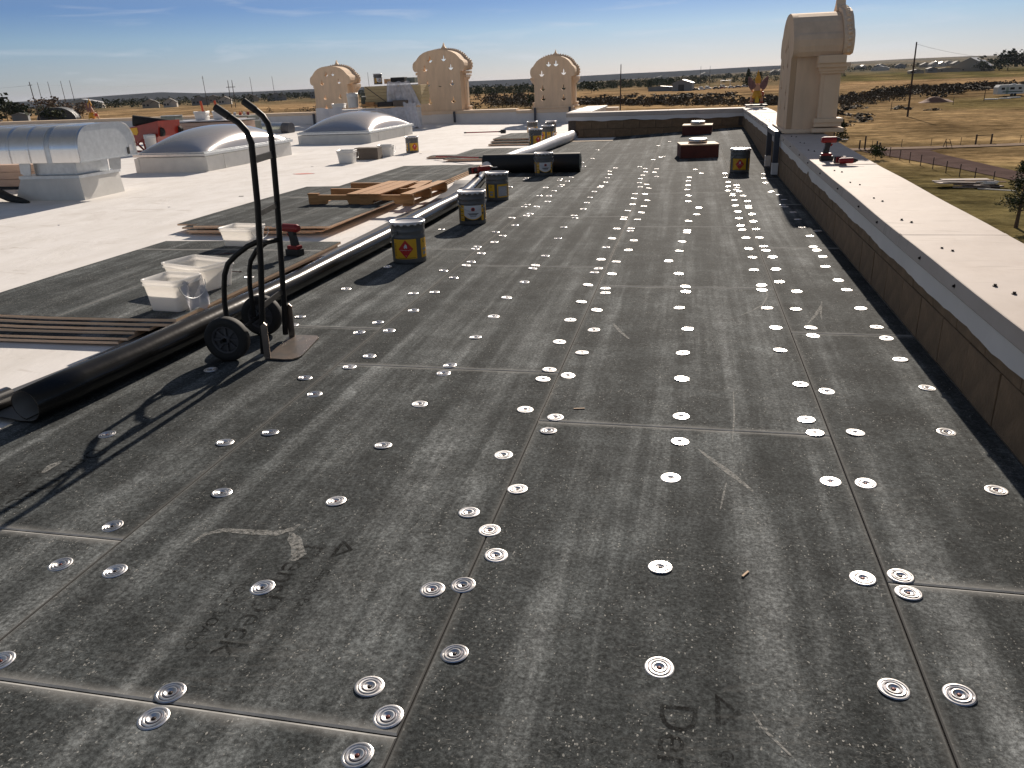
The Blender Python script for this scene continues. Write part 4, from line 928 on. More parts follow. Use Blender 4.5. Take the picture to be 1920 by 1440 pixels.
# ================================================================== PALLET
pa = thing('wooden_pallet', 'wooden shipping pallet with half its top slats gone, lying on the boards', 'pallet', (-3.17, 9.55, .102), math.radians(-3))
def wood(name, c, d, M=None):
    b = MB(); b.box(c, d, 0, M, .004); return b.build(name, PINE, pa)
for y in (-.58, 0, .58):
    b = MB(); poly = [(-.68, 0), (-.45, 0), (-.43, .045), (-.17, .045), (-.15, 0), (.15, 0), (.17, .045), (.43, .045), (.45, 0), (.68, 0), (.68, .105), (-.68, .105)]
    b.prism(poly, y-.02, y+.02); b.build('stringer', PINE, pa)
for k, (x, w) in enumerate(((-.09, .13), (.055, .13), (.20, .14), (.60, .13))): wood('slat', (x, 0, .115), (w, 1.27, .018))
wood('slat', (.37, .52, .115), (.14, .24, .018)); wood('slat', (-.62, -.57, .115), (.14, .06, .018)); wood('slat', (.45, .25, .113), (.12, .75, .016), Matrix.Rotation(.10, 4, 'Z'))
for x in (-.60, .60, .05): wood('bottom_slat', (x, 0, -.011), (.11, 1.24, .018))
# ================================================================== BUCKETS
def square_bucket(label, loc, rz, w, l, h, m, group=None, taper=.82, wire=True, name='plastic_bucket', cat='bucket'):
    t = thing(name, label, cat, loc, rz, group); b = MB()
    def rr(hw, hl, z, r=.03, n=4):
        out = []
        for cx, cy, a0 in ((hw-r, hl-r, 0), (-hw+r, hl-r, PI/2), (-hw+r, -hl+r, PI), (hw-r, -hl+r, 3*PI/2)):
            for k in range(n+1): a = a0+PI/2*k/n; out.append((cx+r*math.cos(a), cy+r*math.sin(a), z))
        return out
    W, Lh = w/2, l/2; th = .004
    secs = [rr(W*taper, Lh*taper, .002), rr(W*(taper+.13*(1-0)*.5), Lh*(taper+.065), h*.5), rr(W*.94, Lh*.94, h*.80), rr(W*.985, Lh*.985, h*.805), rr(W*.985, Lh*.985, h*.85), rr(W*.96, Lh*.96, h*.86), rr(W*.965, Lh*.965, h*.93), rr(W, Lh, h*.935), rr(W, Lh, h), rr(W*.94, Lh*.94, h), rr(W*.93, Lh*.93, h*.8), rr(W*taper-th, Lh*taper-th, .008)]
    n = len(secs[0]); vs = [p for s in secs for p in s]
    b.add(vs, [(k*n+i, k*n+(i+1) % n, (k+1)*n+(i+1) % n, (k+1)*n+i) for k in range(len(secs)-1) for i in range(n)], 0, True)
    b.add(secs[0], [tuple(range(n-1, -1, -1))]); b.add(secs[-1], [tuple(range(n))]); b.build('body', m, t)
    if wire:
        hb = MB(); pts = []
        for k in range(13):
            a = PI*k/12; pts.append((W+.012+.02*math.sin(a), -math.cos(a)*Lh*.95, h*.82-.45*h*math.sin(a)))
        hb.tube(pts, .0025, 6); hb.build('wire_handle', GALVD, t)
    return t
sq = square_bucket('clear square bucket with wire handle at the front corner of the near stack', (-2.595, 4.37, .1155), math.radians(-8), .29, .25, .205, TRANSL)
b = MB(); b.grid(lambda u, v: (.125+.05*u+.02*math.sin(v*7+u*3), -.08+.20*v, .19-.19*u**.6+.012*math.sin(v*15+u*8)), 10, 12); b.build('hanging_film', FILM, sq)
square_bucket('wide translucent tub lying tilted behind the clear square bucket', (-2.76, 4.92, .1155), math.radians(-18), .44, .30, .185, TRANSL, wire=False, name='plastic_tub', cat='tub')
square_bucket('pale square bucket seen between the hand truck tubes, on the near stack', (-3.28, 6.42, .1155), math.radians(-6), .34, .26, .17, TRANSL)
square_bucket('white square bucket left of the cardboard box on the white roof', (-6.10, 15.35, -.01), .12, .36, .30, .25, PLAST)
square_bucket('white square bucket right behind the cardboard box', (-5.80, 16.75, -.01), .1, .33, .30, .235, PLAST)
square_bucket('grey white square bucket against the left end of the crosswise roll', (-2.64, 13.40, .001), .05, .29, .26, .20, PLAST)
cb = thing('cardboard_box', 'low brown cardboard box between two white buckets', 'box', (-5.95, 16.12, -.01), .06)
b = MB(); b.box((0, 0, .115), (.50, .30, .23), 0, None, .004); b.build('carton', CARD, cb)
b = MB(); b.box((-.125, .0, .233), (.24, .30, .004)); b.box((.128, .0, .2345), (.24, .30, .004), 0, Matrix.Rotation(.02, 4, 'Y')); b.build('flap', CARD, cb)
# lid
ld = MB()
def rrect(w, l, r, z, n=5):
    out = []
    for cx, cy, a0 in ((w-r, l-r, 0), (-w+r, l-r, PI/2), (-w+r, -l+r, PI), (w-r, -l+r, 3*PI/2)):
        for k in range(n+1): a = a0+PI/2*k/n; out.append((cx+r*math.cos(a), cy+r*math.sin(a), z))
    return out
secs = [rrect(.165, .135, .04, 0), rrect(.17, .14, .04, .012), rrect(.165, .135, .04, .022), rrect(.135, .105, .035, .022), rrect(.13, .10, .03, .015), rrect(.06, .05, .03, .016), rrect(.05, .04, .03, .022)]
n = len(secs[0]); ld.add([p for s in secs for p in s], [(k*n+i, k*n+(i+1) % n, (k+1)*n+(i+1) % n, (k+1)*n+i) for k in range(len(secs)-1) for i in range(n)], 0, True); ld.add(secs[-1], [tuple(range(n))])
tag(ld.build('bucket_lid', PLAST, None, (-3.70, 6.90, .001), .15), 'white square bucket lid lying flat before the second stack', 'lid')

# ================================================================== TOOLS
def drill(label, loc, rz, s=1.0, pitch=0.0):
    t = thing('cordless_drill', label, 'drill', loc, rz); t.scale = (s,)*3
    b = MB(); b.cyl((-.075, 0, .205), (.05, 0, .205), .031, .031, 16); b.cyl((-.095, 0, .205), (-.075, 0, .205), .022, .031, 16); b.build('motor_housing', REDT, t)
    b = MB(); b.cyl((.05, 0, .205), (.085, 0, .205), .029, .020, 16); b.cyl((.085, 0, .205), (.105, 0, .205), .014, .010, 12); hd = b.build('chuck', TOOLB, t)
    b = MB(); b.cyl((.105, 0, .205), (.165, 0, .205), .0035, n=8); b.build('bit', GALV, hd)
    b = MB(); b.prism([(-.055, .185), (.005, .185), (-.005, .15), (-.012, .09), (-.012, .075), (-.068, .075), (-.062, .11), (-.052, .15)], -.018, .018); b.build('grip', TOOLB, t)
    b = MB(); b.prism([(.002, .17), (.022, .165), (.012, .145), (-.002, .14)], -.008, .008); b.build('trigger', REDT, t)
    b = MB(); b.box((-.033, 0, .062), (.10, .062, .028), 0, None, .006); b.build('foot', REDT, t)
    b = MB(); b.box((-.028, 0, .025), (.125, .074, .05), 0, None, .007); b.build('battery_pack', TOOLB, t)
    return t
drill('red and black cordless drill standing upright at the back corner of the near stack', (-2.60, 6.0, .1155), math.radians(165), 1.1)
drill('red and black cordless impact driver upright on the coping by the big tower', (2.02, 8.92, zc(8.92)+.004), math.radians(5), 1.0)
d3 = drill('second red and black driver lying on its side on the coping beside the upright one', (2.10, 8.66, zc(8.66)+.04), math.radians(5), .9); d3.rotation_euler = (math.radians(88), 0, math.radians(8))
d4 = drill('red driver lying on the long membrane roll near its far end', (-2.46, 11.55, .20), math.radians(60), 1.3); d4.rotation_euler = (math.radians(80), 0, math.radians(50))
d5 = drill('small red tool lying beside the pale membrane tube', (-2.1, 15.6, .05), 0, 1.2); d5.rotation_euler = (math.radians(85), 0, .4)
def roller(label, p, q, m):
    t = thing('roller_pole', label, 'roller', p); d = Vector(q)-Vector(p); u = d.normalized()
    b = MB(); b.cyl((0, 0, 0), d*.86, .016, n=10); b.build('pole', m, t)
    b = MB(); b.cyl(d*.84, d*.90, .022, n=10); b.build('socket', TOOLB, t)
    s = Vector((-u.y, u.x, 0)); b = MB(); b.cyl(d*.90-s*.02, d-s*.02, .055, n=18); b.build('roller_sleeve', RUBBER, t)
    b = MB(); b.cyl(d*.0-u*.02, d*.04, .02, n=10); b.build('end_grip', TOOLB, t); return t
roller('long handled seam roller lying on the white roof right of the biggest tower', (-5.93, 23.7, .03), (-4.62, 23.4, .055), REDT)
rp2 = thing('red_pole', 'red pole lying diagonally across the board strips', 'pole', (-4.36, 15.75, .05)); b = MB(); b.cyl((0, 0, 0), (1.15, -1.0, .05), .014, n=10); b.build('shaft', REDT, rp2); b = MB(); b.cyl((1.15, -1.0, .05), (1.27, -1.10, .055), .018, n=10); b.build('tip', TOOLB, rp2)
for i, (x, y, a) in enumerate(((-3.12, 5.52, -.55), (-2.86, 5.42, -.5), (-2.76, 5.36, -.15), (-3.22, 6.0, .35))):
    b = MB(); L = .11 if i < 3 else .16; b.cyl((-L/2, 0, .004), (L/2, 0, .004), .0038, n=6); b.cyl((L/2, 0, .004), (L/2+.006, 0, .004), .008, n=8)
    tag(b.build('roofing_screw', mat('screw_red_oxide', (.10, .022, .016), .55, .2), None, (x, y, .1165), a), ['dark red screw lying next to a loose plate', 'dark red screw just left of the clear bucket', 'second dark red screw touching the clear bucket shadow', 'long dark rod pointing at the clear bucket rim'][i], 'screw')
lp = link('fastener_plate', PM[0]); lp.location = (-3.05, 5.66, .1165); tag(lp, 'loose round metal plate on the near stack beside a red screw', 'metal plate')
for i, (x, y) in enumerate(((-2.55, 5.2),)): tag(link('fastener_plate', PM[0], None, (x, y, .1168)), 'loose round metal plate right of the wide tub', 'metal plate')

# ================================================================== CURB BOXES ON THE GREY DECK
def curb(label, x, y, w, l, h, z):
    t = thing('roof_curb', label, 'curb', (x, y, z), .12 if y < 16 else -.05)
    b = MB(); b.box((0, 0, h/2), (w, l, h), 0, None, .004); b.build('box_body', BRICKR, t)
    b = MB(); b.box((0, 0, h+.012), (w+.012, l+.012, .024), 0, None, .003); b.build('top_rim', RAWWOOD, t)
    b = MB(); b.lathe([(.001, .075), (.155, .075), (.165, .07), (.165, .0), (.001, .0)], 28, 0, Matrix.Translation((0, .02, h+.024))); b.build('pipe_cap', GALVD, t); return t
curb('nearer dark red curb box with a round metal pipe cap', .755, 15.19, .665, .6, .215, .01)
curb('farther dark red curb box, close to the far wall', .78, 19.82, .665, .6, .20, .09)

# ================================================================== SKYLIGHTS
def skylight(label, x0, x1, y0, y1, h, dome):
    cx, cy = (x0+x1)/2, (y0+y1)/2; w, l = x1-x0, y1-y0
    t = thing('dome_skylight', label, 'skylight', (cx, cy, zr(cx, cy)-.01), 0, 'domed skylights')
    b = MB(); b.box((0, 0, h/2-.02), (w, l, h), 0, None, .006)
    for s in (-1, 1): b.box((s*(w/2), -l/2-.004, h*.45), (.10, .012, h*.86)); b.box((w/2+.004, s*l*.3, h*.45), (.012, .09, h*.86))
    b.build('curb_box', WHITEP, t)
    b = MB(); b.box((0, 0, h+.018), (w+.09, l+.09, .055), 0, None, .008); b.box((0, 0, h+.056), (w+.02, l+.02, .024), 0, None, .006); b.build('retaining_frame', GALVD, t)
    b = MB(); W2, L2 = w/2-.03, l/2-.03
    def f(u, v):
        a, c = 2*u-1, 2*v-1; p = max(0, (1-abs(a)**2.2))*max(0, (1-abs(c)**2.2)); return (W2*a, L2*c, h+.066+dome*p**.62)
    b.grid(f, 40, 48); b.build('acrylic_dome', DOME, t)
    return t
skylight('nearer domed skylight behind the hand truck handles', -9.93, -8.45, 14.05, 17.6, .30, .42)
skylight('farther domed skylight below the smaller left tower', -9.85, -7.83, 20.9, 24.5, .25, .46)

# ================================================================== GRAVITY VENT HOOD
hv = thing('roof_vent_hood', 'large ribbed galvanised vent hood on a pale square curb', 'vent hood', (-8.1, 10.28, 0))
b = MB(); B0 = [(-1.19, -.02), (0, 0), (-.07, .99), (-1.25, .97)]; T0 = [(-1.02, .0), (-.04, .02), (-.07, .94), (-1.06, .92)]
b.add([(x, y, -.012) for x, y in B0]+[(x, y, .33) for x, y in T0], [(0, 1, 5, 4), (1, 2, 6, 5), (2, 3, 7, 6), (3, 0, 4, 7), (4, 5, 6, 7)]); b.build('curb_box', WHITEP, hv)
b = MB(); b.add([(x*1.0+(-.02 if x < -.5 else .02), y+(-.02 if y < .5 else .02), z) for z in (.30, .345) for x, y in T0], [(0, 1, 5, 4), (1, 2, 6, 5), (2, 3, 7, 6), (3, 0, 4, 7), (4, 5, 6, 7)]); b.build('curb_flange', GALVD, hv)
b = MB(); b.box((-.50, .47, .43), (.74, .70, .19), 0, None, .01); b.build('neck', GALVD, hv)
for (x, y) in ((-.93, .04), (.02, .80)):
    b = MB(); b.prism([(-.06, .35), (.06, .35), (.09, .50), (.09, .54), (-.10, .54), (-.11, .38)], -.006, .006, 0, Matrix.Translation((x, y, 0)) @ Matrix.Rotation(.0 if y < .5 else 1.2, 4, 'Z')); b.build('bracket', GALVD, hv)
HP = [(-.21, .55)]+[(-.21+.0*k, .55+.20*k/2) for k in (1, 2)]
def hood_prof():
    pts = [(-.21, .545), (-.21, .72)]
    for k in range(1, 13): a = PI-PI/2*k/12; pts.append((.09+.30*math.cos(a), .72+.315*math.sin(a)))
    pts += [(.40, 1.045), (.72, 1.045)]
    for k in range(1, 13): a = PI/2-PI/2*k/12; pts.append((.76+.29*math.cos(a), .74+.305*math.sin(a)))
    pts += [(1.05, .74), (1.05, .545)]; return pts
hp = hood_prof(); n = len(hp); X0, X1 = -2.75, .25
b = MB(); xs = [X0+(X1-X0)*k/24 for k in range(25)]
b.add([(x, y, z) for x in xs for y, z in hp], [(k*n+i, k*n+i+1, (k+1)*n+i+1, (k+1)*n+i) for k in range(24) for i in range(n-1)], 0, True); b.build('barrel_sheet', ALU, hv)
b = MB(); b.add([(X1-.012, y, z) for y, z in hp], [tuple(range(n))]); ec0 = MB(); ec0.add([(X0+.01, y, z) for y, z in hp], [tuple(range(n))]); ec0.build('end_cap', GALVD, hv); b.box((X1-.012, .42, .55), (.05, 1.29, .018)); ec = b.build('end_cap', GALVD, hv)
b = MB(); b.box((X1-.009, .86, .62), (.004, .05, .10)); b.build('warning_label', BLK, ec); b = MB(); b.box((X1-.009, .93, .66), (.004, .08, .09)); b.build('paper_label', WHT, ec)
for x, w, hh in ((.225, .05, .012), (-.27, .09, .012), (-.60, .05, .016), (-.93, .05, .016), (-1.27, .05, .016), (-1.60, .05, .016), (-1.95, .05, .016)):
    b = MB(); c = (.42, .78); pr = [(c[0]+(y-c[0])*(1+hh*2), c[1]+(z-c[1])*(1+hh*2) if z > .6 else z) for y, z in hp]
    b.add([(x-w/2, y, z) for y, z in hp]+[(x-w/2+.012, y, z) for y, z in pr]+[(x+w/2-.012, y, z) for y, z in pr]+[(x+w/2, y, z) for y, z in hp], [(k*n+i, k*n+i+1, (k+1)*n+i+1, (k+1)*n+i) for k in range(3) for i in range(n-1)], 0, True)
    b.build('seam_band' if w > .06 else 'rib', GALVD if w > .06 else ALU, hv)
# black hose and tan pieces at the left edge
b = MB(); b.tube([(-10.4, 10.05, .03), (-9.9, 10.35, .10), (-9.55, 10.25, .11), (-9.25, 10.1, .06), (-8.95, 10.02, .02), (-8.8, 9.98, .01)], [.06, .07, .07, .06, .04, .015], 12); tag(b.build('rubber_hose', RUBBER), 'thick black hose end lying against the vent hood curb', 'hose')
li = thing('insulation_stack', 'low tan insulation stack left behind the vent hood curb', 'insulation', (-10.9, 12.2, 0))
for k in range(3):
    b = MB(); b.box((0, 0, .10+.12*k), (1.9, 1.2, .115), 0, None, .006); b.build('panel', PINKI, li)
b = MB(); b.box((0, 0, .02), (1.8, 1.1, .045)); b.build('skid', TOOLB, li)

# ================================================================== CLUTTER BEHIND
hop = thing('red_hopper', 'red tilting hopper cart with a cross braced frame and yellow patch', 'hopper', (-13.35, 19.5, 0), -.25)
b = MB(); b.prism([(-.62, .60), (.66, .78), (.58, .40), (.30, .22), (-.30, .26), (-.58, .42)], -.35, .35); b.build('tub', REDP, hop)
b = MB(); b.prism([(-.50, .60), (-.16, .625), (-.14, .50), (-.22, .43), (-.44, .46)], -.356, -.351); b.build('yellow_patch', YEL, hop)
b = MB()
for a_, c_ in (((-.62, .02), (-.55, .48)), ((.02, .0), (-.05, .34)), ((-.60, .03), (-.06, .33)), ((-.03, .03), (-.52, .40)), ((-.62, .03), (0, .02)), ((.42, .0), (.50, .42))):
    for y in (-.34, .34): b.cyl((a_[0], y, a_[1]), (c_[0], y, c_[1]), .026, n=8)
b.build('brace_frame', REDP, hop)
for s in (-.3, .3):
    b = MB(); b.cyl((.62, s, .50), (.62, s+.07, .50), .11, n=18); b.build('wheel', RUBBER, hop)
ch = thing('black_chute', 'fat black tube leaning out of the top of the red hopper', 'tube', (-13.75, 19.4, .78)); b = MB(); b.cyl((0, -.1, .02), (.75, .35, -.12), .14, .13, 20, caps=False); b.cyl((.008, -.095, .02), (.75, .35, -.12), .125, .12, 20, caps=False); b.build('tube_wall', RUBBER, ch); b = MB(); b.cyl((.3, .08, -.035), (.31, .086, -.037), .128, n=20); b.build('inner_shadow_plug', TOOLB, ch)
def round_bucket(label, loc, s=1.0, m=PLAST, group=None):
    t = thing('round_bucket', label, 'bucket', loc, random.uniform(0, 6), group); t.scale = (s,)*3
    b = MB(); b.lathe([(.001, .004), (.125, .004), (.13, .0), (.132, .01), (.142, .26), (.150, .262), (.150, .285), (.144, .29), (.147, .30), (.147, .36), (.138, .36), (.130, .05)], 28); b.build('body', m, t)
    b = MB(); b.tube([(0.155*math.cos(a*.2618), -.155*math.cos(a*.2618)*0+.155*math.sin(a*.2618)*.2, .29+.09*math.sin(a*.2618)) for a in range(13)], .003, 6); b.build('wire_handle', GALVD, t); return t
round_bucket('white round bucket hanging by the red hopper frame', (-13.05, 18.9, .10), 1.0)
pk = thing('insulation_stack', 'big pinkish tan insulation stack topped by two white buckets', 'insulation', (-13.9, 23.35, 0))
for k in range(5):
    b = MB(); b.box((0, 0, .06+.112*k), (2.25, .95, .108), 0, None, .008); b.build('panel', PINKI, pk)
b = MB(); b.box((0, 0, .615), (2.3, 1.0, .02)); b.build('cover_sheet', WRAP, pk)
square_bucket('left white bucket with an orange handle sticking out, on the pink stack', (-14.22, 23.25, .63), .1, .40, .34, .25, PLAST)
square_bucket('right white bucket with an orange handle sticking out, on the pink stack', (-13.66, 23.35, .63), .05, .38, .34, .25, PLAST)
for i, x in enumerate((-14.17, -13.69)):
    t = thing('orange_handle', ['orange tool handle rising from the left white bucket', 'orange tool handle rising from the right white bucket'][i], 'tool handle', (x, 23.3, .70)); b = MB(); b.cyl((0, 0, 0), (-.05, 0, .48), .035, n=12); b.build('grip', ORANGE, t); b = MB(); b.cyl((0, 0, -.04), (0, 0, .02), .02, n=8); b.build('shank', GALVD, t)
gb = thing('metal_crate', 'grey green metal box at the left end of the pink stack', 'box', (-15.25, 23.2, .58)); b = MB(); b.box((0, 0, .10), (.50, .4, .20), 0, None, .01); b.build('case', GREENG, gb); b = MB(); b.box((0, 0, .207), (.52, .42, .014), 0, None, .003); b.build('cover', GALVD, gb)
b = MB(); b.box((-14.6, 24.1, .70), (1.5, .14, .03)); tag(b.build('wood_plank', RAWWOOD), 'pale plank lying across the back of the pink stack', 'plank')
for i, (x, z, w, h) in enumerate(((-13.9, .40, 1.0, .30), (-13.9, .62, .9, .14))):
    t = thing('metal_crate', ['lower grey crate stacked right of the pink stack', 'upper grey crate with tools on it, right of the pink stack'][i], 'crate', (x, 25, 0)); b = MB(); b.box((0, 0, z-.02 if i else .25), (w, .7, h if i else .5), 0, None, .01); b.build('case', GREENG, t); b = MB(); b.box((0, -.36, z), (w*.9, .012, .03)); b.build('rail', GALVD, t)
for i, (x, m) in enumerate(((-14.1, WHT), (-13.9, ORANGE), (-13.75, PLAST), (-13.62, REDT))):
    b = MB(); b.cyl((x, 24.95, .69), (x+.02, 24.95, .78), .05, .04, 10); tag(b.build('spray_can', m), ['white can standing on the grey crate', 'orange can standing on the grey crate', 'off white can standing on the grey crate', 'red can standing on the grey crate'][i], 'can')
du = thing('metal_duct', 'shiny round metal duct lying before the back parapet', 'duct', (-13.35, 26.0, .20), -.15)
b = MB(); b.cyl((-.65, 0, 0), (.45, 0, -.02), .20, n=28, caps=False); b.build('duct_wall', ALU, du)
b = MB(); b.cyl((.45, 0, -.02), (.75, 0, -.03), .205, .20, 28); b.build('wrapped_end', mat('scrim_grey', (.16, .16, .17), .6, .3), du)
b = MB(); b.lathe([(.001, .03), (.12, .025), (.2, 0), (.21, -.01)], 24, 0, Matrix.Translation((-.65, 0, 0)) @ Matrix.Rotation(-PI/2, 4, 'Y')); b.build('end_disc', GALV, du)
# piles left of the biggest tower
ip = thing('insulation_stack', 'tall tan insulation stack strapped beside the biggest tower, pail on top', 'insulation', (-9.45, 27.9, 0))
for k in range(6):
    b = MB(); b.box((random.uniform(-.02, .02), 0, .83+.107*k), (2.05, .9, .103), 0, None, .008); b.build('panel', ISO, ip)
b = MB(); b.box((-.60, -.455, 1.13), (.95, .006, .022), 0, Matrix.Translation((-.6, 0, 1.13)) @ Matrix.Rotation(.62, 4, 'Y') @ Matrix.Translation((.6, 0, -1.13))); b.build('strap', TOOLB, ip)
lw = thing('insulation_stack', 'low white wrapped insulation stack under the tan one', 'insulation', (-10.5, 27.75, 0))
for k in range(6):
    b = MB(); b.box((0, 0, .075+.11*k), (3.45, 1.25, .106), 0, None, .015); b.build('panel', WRAP, lw)
b = MB(); b.grid(lambda u, v: (-1.72+1.0*u, -.655-.012*math.sin(u*14+v*5), .08+.68*v+.02*math.sin(u*9)), 14, 8); b.build('torn_wrap', WRAP, lw)
b = MB(); b.grid(lambda u, v: (.55+1.05*u, -.66-.015*math.sin(u*9+v*7), .10+.60*v-.03*math.sin(u*6)*v), 12, 8); b.build('clear_wrap', FILM, lw)
tp = MB(); tp.grid(lambda u, v: (-9.62+(.78+.35*v)*u+.10*v*(u-.3), 27.42-.10*v-.03*math.sin(u*11+v*3)-.04*math.sin(u*23), 1.535-.80*v+.02*math.sin(u*15)), 26, 12)
tp.grid(lambda u, v: (-9.55+.75*u, 27.42+.5*v, 1.54+.02*math.sin(u*12+v*5)), 14, 6)
tp.grid(lambda u, v: (-8.98+.45*u+.25*v, 27.05-.25*v-.03*math.sin(u*9), .86-.80*v**.8+.03*math.sin(u*13)), 12, 12)
tag(tp.build('plastic_tarp', FILM), 'clear plastic tarp draped down over the tan stack beside the biggest tower', 'tarp')
for i, (x, z, w, h, m, nm) in enumerate(((-9.31, 1.48, .50, .19, CARDD, 'dark box on top of the tan stack above the tarp'), (-8.84, 1.48, .30, .17, GREENG, 'grey green box on the tan stack next to the biggest tower'), (-9.72, 1.48, .16, .15, RAWWOOD, 'small tan carton beside the pail on the tan stack'), (-9.66, .745, .52, .15, CARDD, 'long dark box on the white wrapped stack'), (-9.12, .745, .48, .19, CARD, 'dark carton on the white wrapped stack under the tarp'))):
    t = thing('cardboard_box', nm, 'box', (x, 27.28 if z < 1 else 27.8, z)); b = MB(); b.box((0, 0, h/2), (w, .34, h), 0, None, .008); b.build('carton', m, t); b = MB(); b.box((0, 0, h+.003), (w*.98, .32, .005)); b.build('flap', m, t)
round_bucket('tall white bucket standing on the wrapped stack before the smaller left tower', (-10.93, 27.4, .745), 1.32)
square_bucket('low white tub left of the tall white bucket', (-11.42, 27.3, .745), .1, .48, .34, .15, PLAST, wire=False, name='plastic_tub', cat='tub')
gn = thing('metal_crate', 'dark green crate between the tall white bucket and the tan stack', 'crate', (-10.62, 28.0, .745)); b = MB(); b.box((0, 0, .24), (.30, .5, .48), 0, None, .01); b.build('case', mat('dark_green', (.03, .04, .035), .6), gn); b = MB(); b.box((0, -.255, .35), (.2, .01, .03)); b.build('handle', GALVD, gn)
wp_ = thing('wood_scraps', 'reddish wood blocks heaped on the white wrapped stack', 'wood scraps', (-10.2, 27.3, .745))
for x, z, w, a in ((-.22, .06, .24, .1), (.02, .05, .22, -.2), (.16, .06, .16, .5), (-.05, .125, .3, .05)):
    b = MB(); b.box((x, 0, z), (w, .12, .075), 0, Matrix.Rotation(a*.3, 4, 'Y'), .004); b.build('wood_block', PINE, wp_)

# ================================================================== WINGED STATUES
SKIN = mat('statue_skin', (.62, .36, .24), .55, var=.08); SGOLD = mat('statue_gold', (.60, .30, .03), .4, .25, var=.15); SYEL = mat('statue_yellow', (.66, .44, .03), .5); SRED = mat('statue_red', (.42, .045, .02), .5); SWING = mat('statue_wing', (.22, .11, .10), .6, var=.3, scale=18); SDARK = mat('statue_base', (.04, .036, .034), .7)
def skin_body(name, joints, edges, m, parent, lvl=2):
    me = bpy.data.meshes.new(name); me.from_pydata([j[:3] for j in joints], edges, []); ob = link(name, me, parent)
    me.materials.append(m); md = ob.modifiers.new('skin', 'SKIN'); md.use_smooth_shade = True
    sv = me.skin_vertices[0].data
    for k, j in enumerate(joints): sv[k].radius = (j[3], j[3])
    sv[0].use_root = True
    sb = ob.modifiers.new('sub', 'SUBSURF'); sb.levels = lvl; sb.render_levels = lvl
    return ob
def statue(label, loc, rz, s):
    t = thing('winged_statue', label, 'statue', loc, rz, 'painted winged kneeling statues'); t.scale = (s,)*3
    J = [(0, 0, .30, .085), (0, .01, .40, .075), (0, .01, .50, .10), (0, 0, .57, .06), (0, 0, .62, .045), (0, .005, .69, .062), (0, .0, .74, .045),
         (-.12, .01, .54, .042), (-.17, .03, .42, .034), (-.12, .12, .36, .026), (-.06, .16, .38, .024), (.12, .01, .54, .042), (.17, .03, .42, .034), (.12, .12, .36, .026), (.06, .16, .38, .024),
         (-.07, .0, .27, .07), (-.13, .15, .20, .058), (-.14, .02, .07, .042), (-.15, -.12, .04, .032), (.08, .02, .27, .07), (.15, .17, .30, .058), (.16, .19, .12, .042), (.16, .22, .03, .03), (.17, .29, .025, .022)]
    E = [(0, 1), (1, 2), (2, 3), (3, 4), (4, 5), (5, 6), (2, 7), (7, 8), (8, 9), (9, 10), (2, 11), (11, 12), (12, 13), (13, 14), (0, 15), (15, 16), (16, 17), (17, 18), (0, 19), (19, 20), (20, 21), (21, 22), (22, 23)]
    skin_body('body', J, E, SKIN, t)
    b = MB(); b.lathe([(.10, .40), (.125, .34), (.15, .26), (.14, .20), (.09, .17)], 20); b.build('waist_cloth', SGOLD, t)
    b = MB(); b.grid(lambda u, v: (-.05+.10*u+.02*(u-.5)*v, -.13-.03*v+.012*math.sin(u*9), .30-.24*v), 6, 6); b.build('sash', SYEL, t)
    b = MB(); b.lathe([(.075, .68), (.078, .72), (.068, .76), (.055, .80), (.040, .86), (.018, .92), (.004, .97)], 18); b.lathe([(.082, .70), (.088, .72), (.082, .74)], 18); b.build('crown', SGOLD, t)
    b = MB(); b.prism([(-.07, .60), (.07, .60), (.085, .70), (.06, .80), (-.06, .80), (-.085, .70)], -.075, -.055); b.build('hair', SGOLD, t)
    for sg in (-1, 1):
        b = MB(); wing = [(.05, .55), (.10, .64), (.19, .74), (.26, .80), (.285, .77), (.29, .68), (.275, .58), (.24, .48), (.19, .42), (.12, .44), (.07, .48)]
        b.prism([(sg*x, z) for x, z in wing], -.10, -.07); wg = b.build('wing', SWING, t)
        for q in range(5):
            b = MB(); a0 = .15+.2*q; b.prism([(sg*(.09+.03*q), .50+.02*q), (sg*(.12+.033*q), .53+.035*q), (sg*(.19+.022*q), .47+.075*q), (sg*(.17+.024*q), .44+.07*q)], -.112, -.101); b.build('feather', SWING, wg)
    for sg, p in ((1, (.16, .19, .06)), (-1, (-.14, .02, .09))):
        b = MB(); b.lathe([(.05, -.02), (.056, 0), (.05, .02)], 14, 0, Matrix.Translation(p)); b.build('anklet', SRED, t)
    b = MB(); b.box((.155, .12, .30), (.10, .12, .13), 0, None, .02); b.build('thigh_cloth', SRED, t)
    b = MB(); b.box((0, .05, -.02), (.62, .60, .05), 0, None, .008); b.build('pedestal', SDARK, t); return t
statue('painted winged statue kneeling at the far right parapet corner, back to the camera', (2.17, 21.3, .655), 0, .82)
statue('painted winged statue beyond the vent hood, its golden crown against the fields', (-24.2, 30.8, .42), -.6, .98)

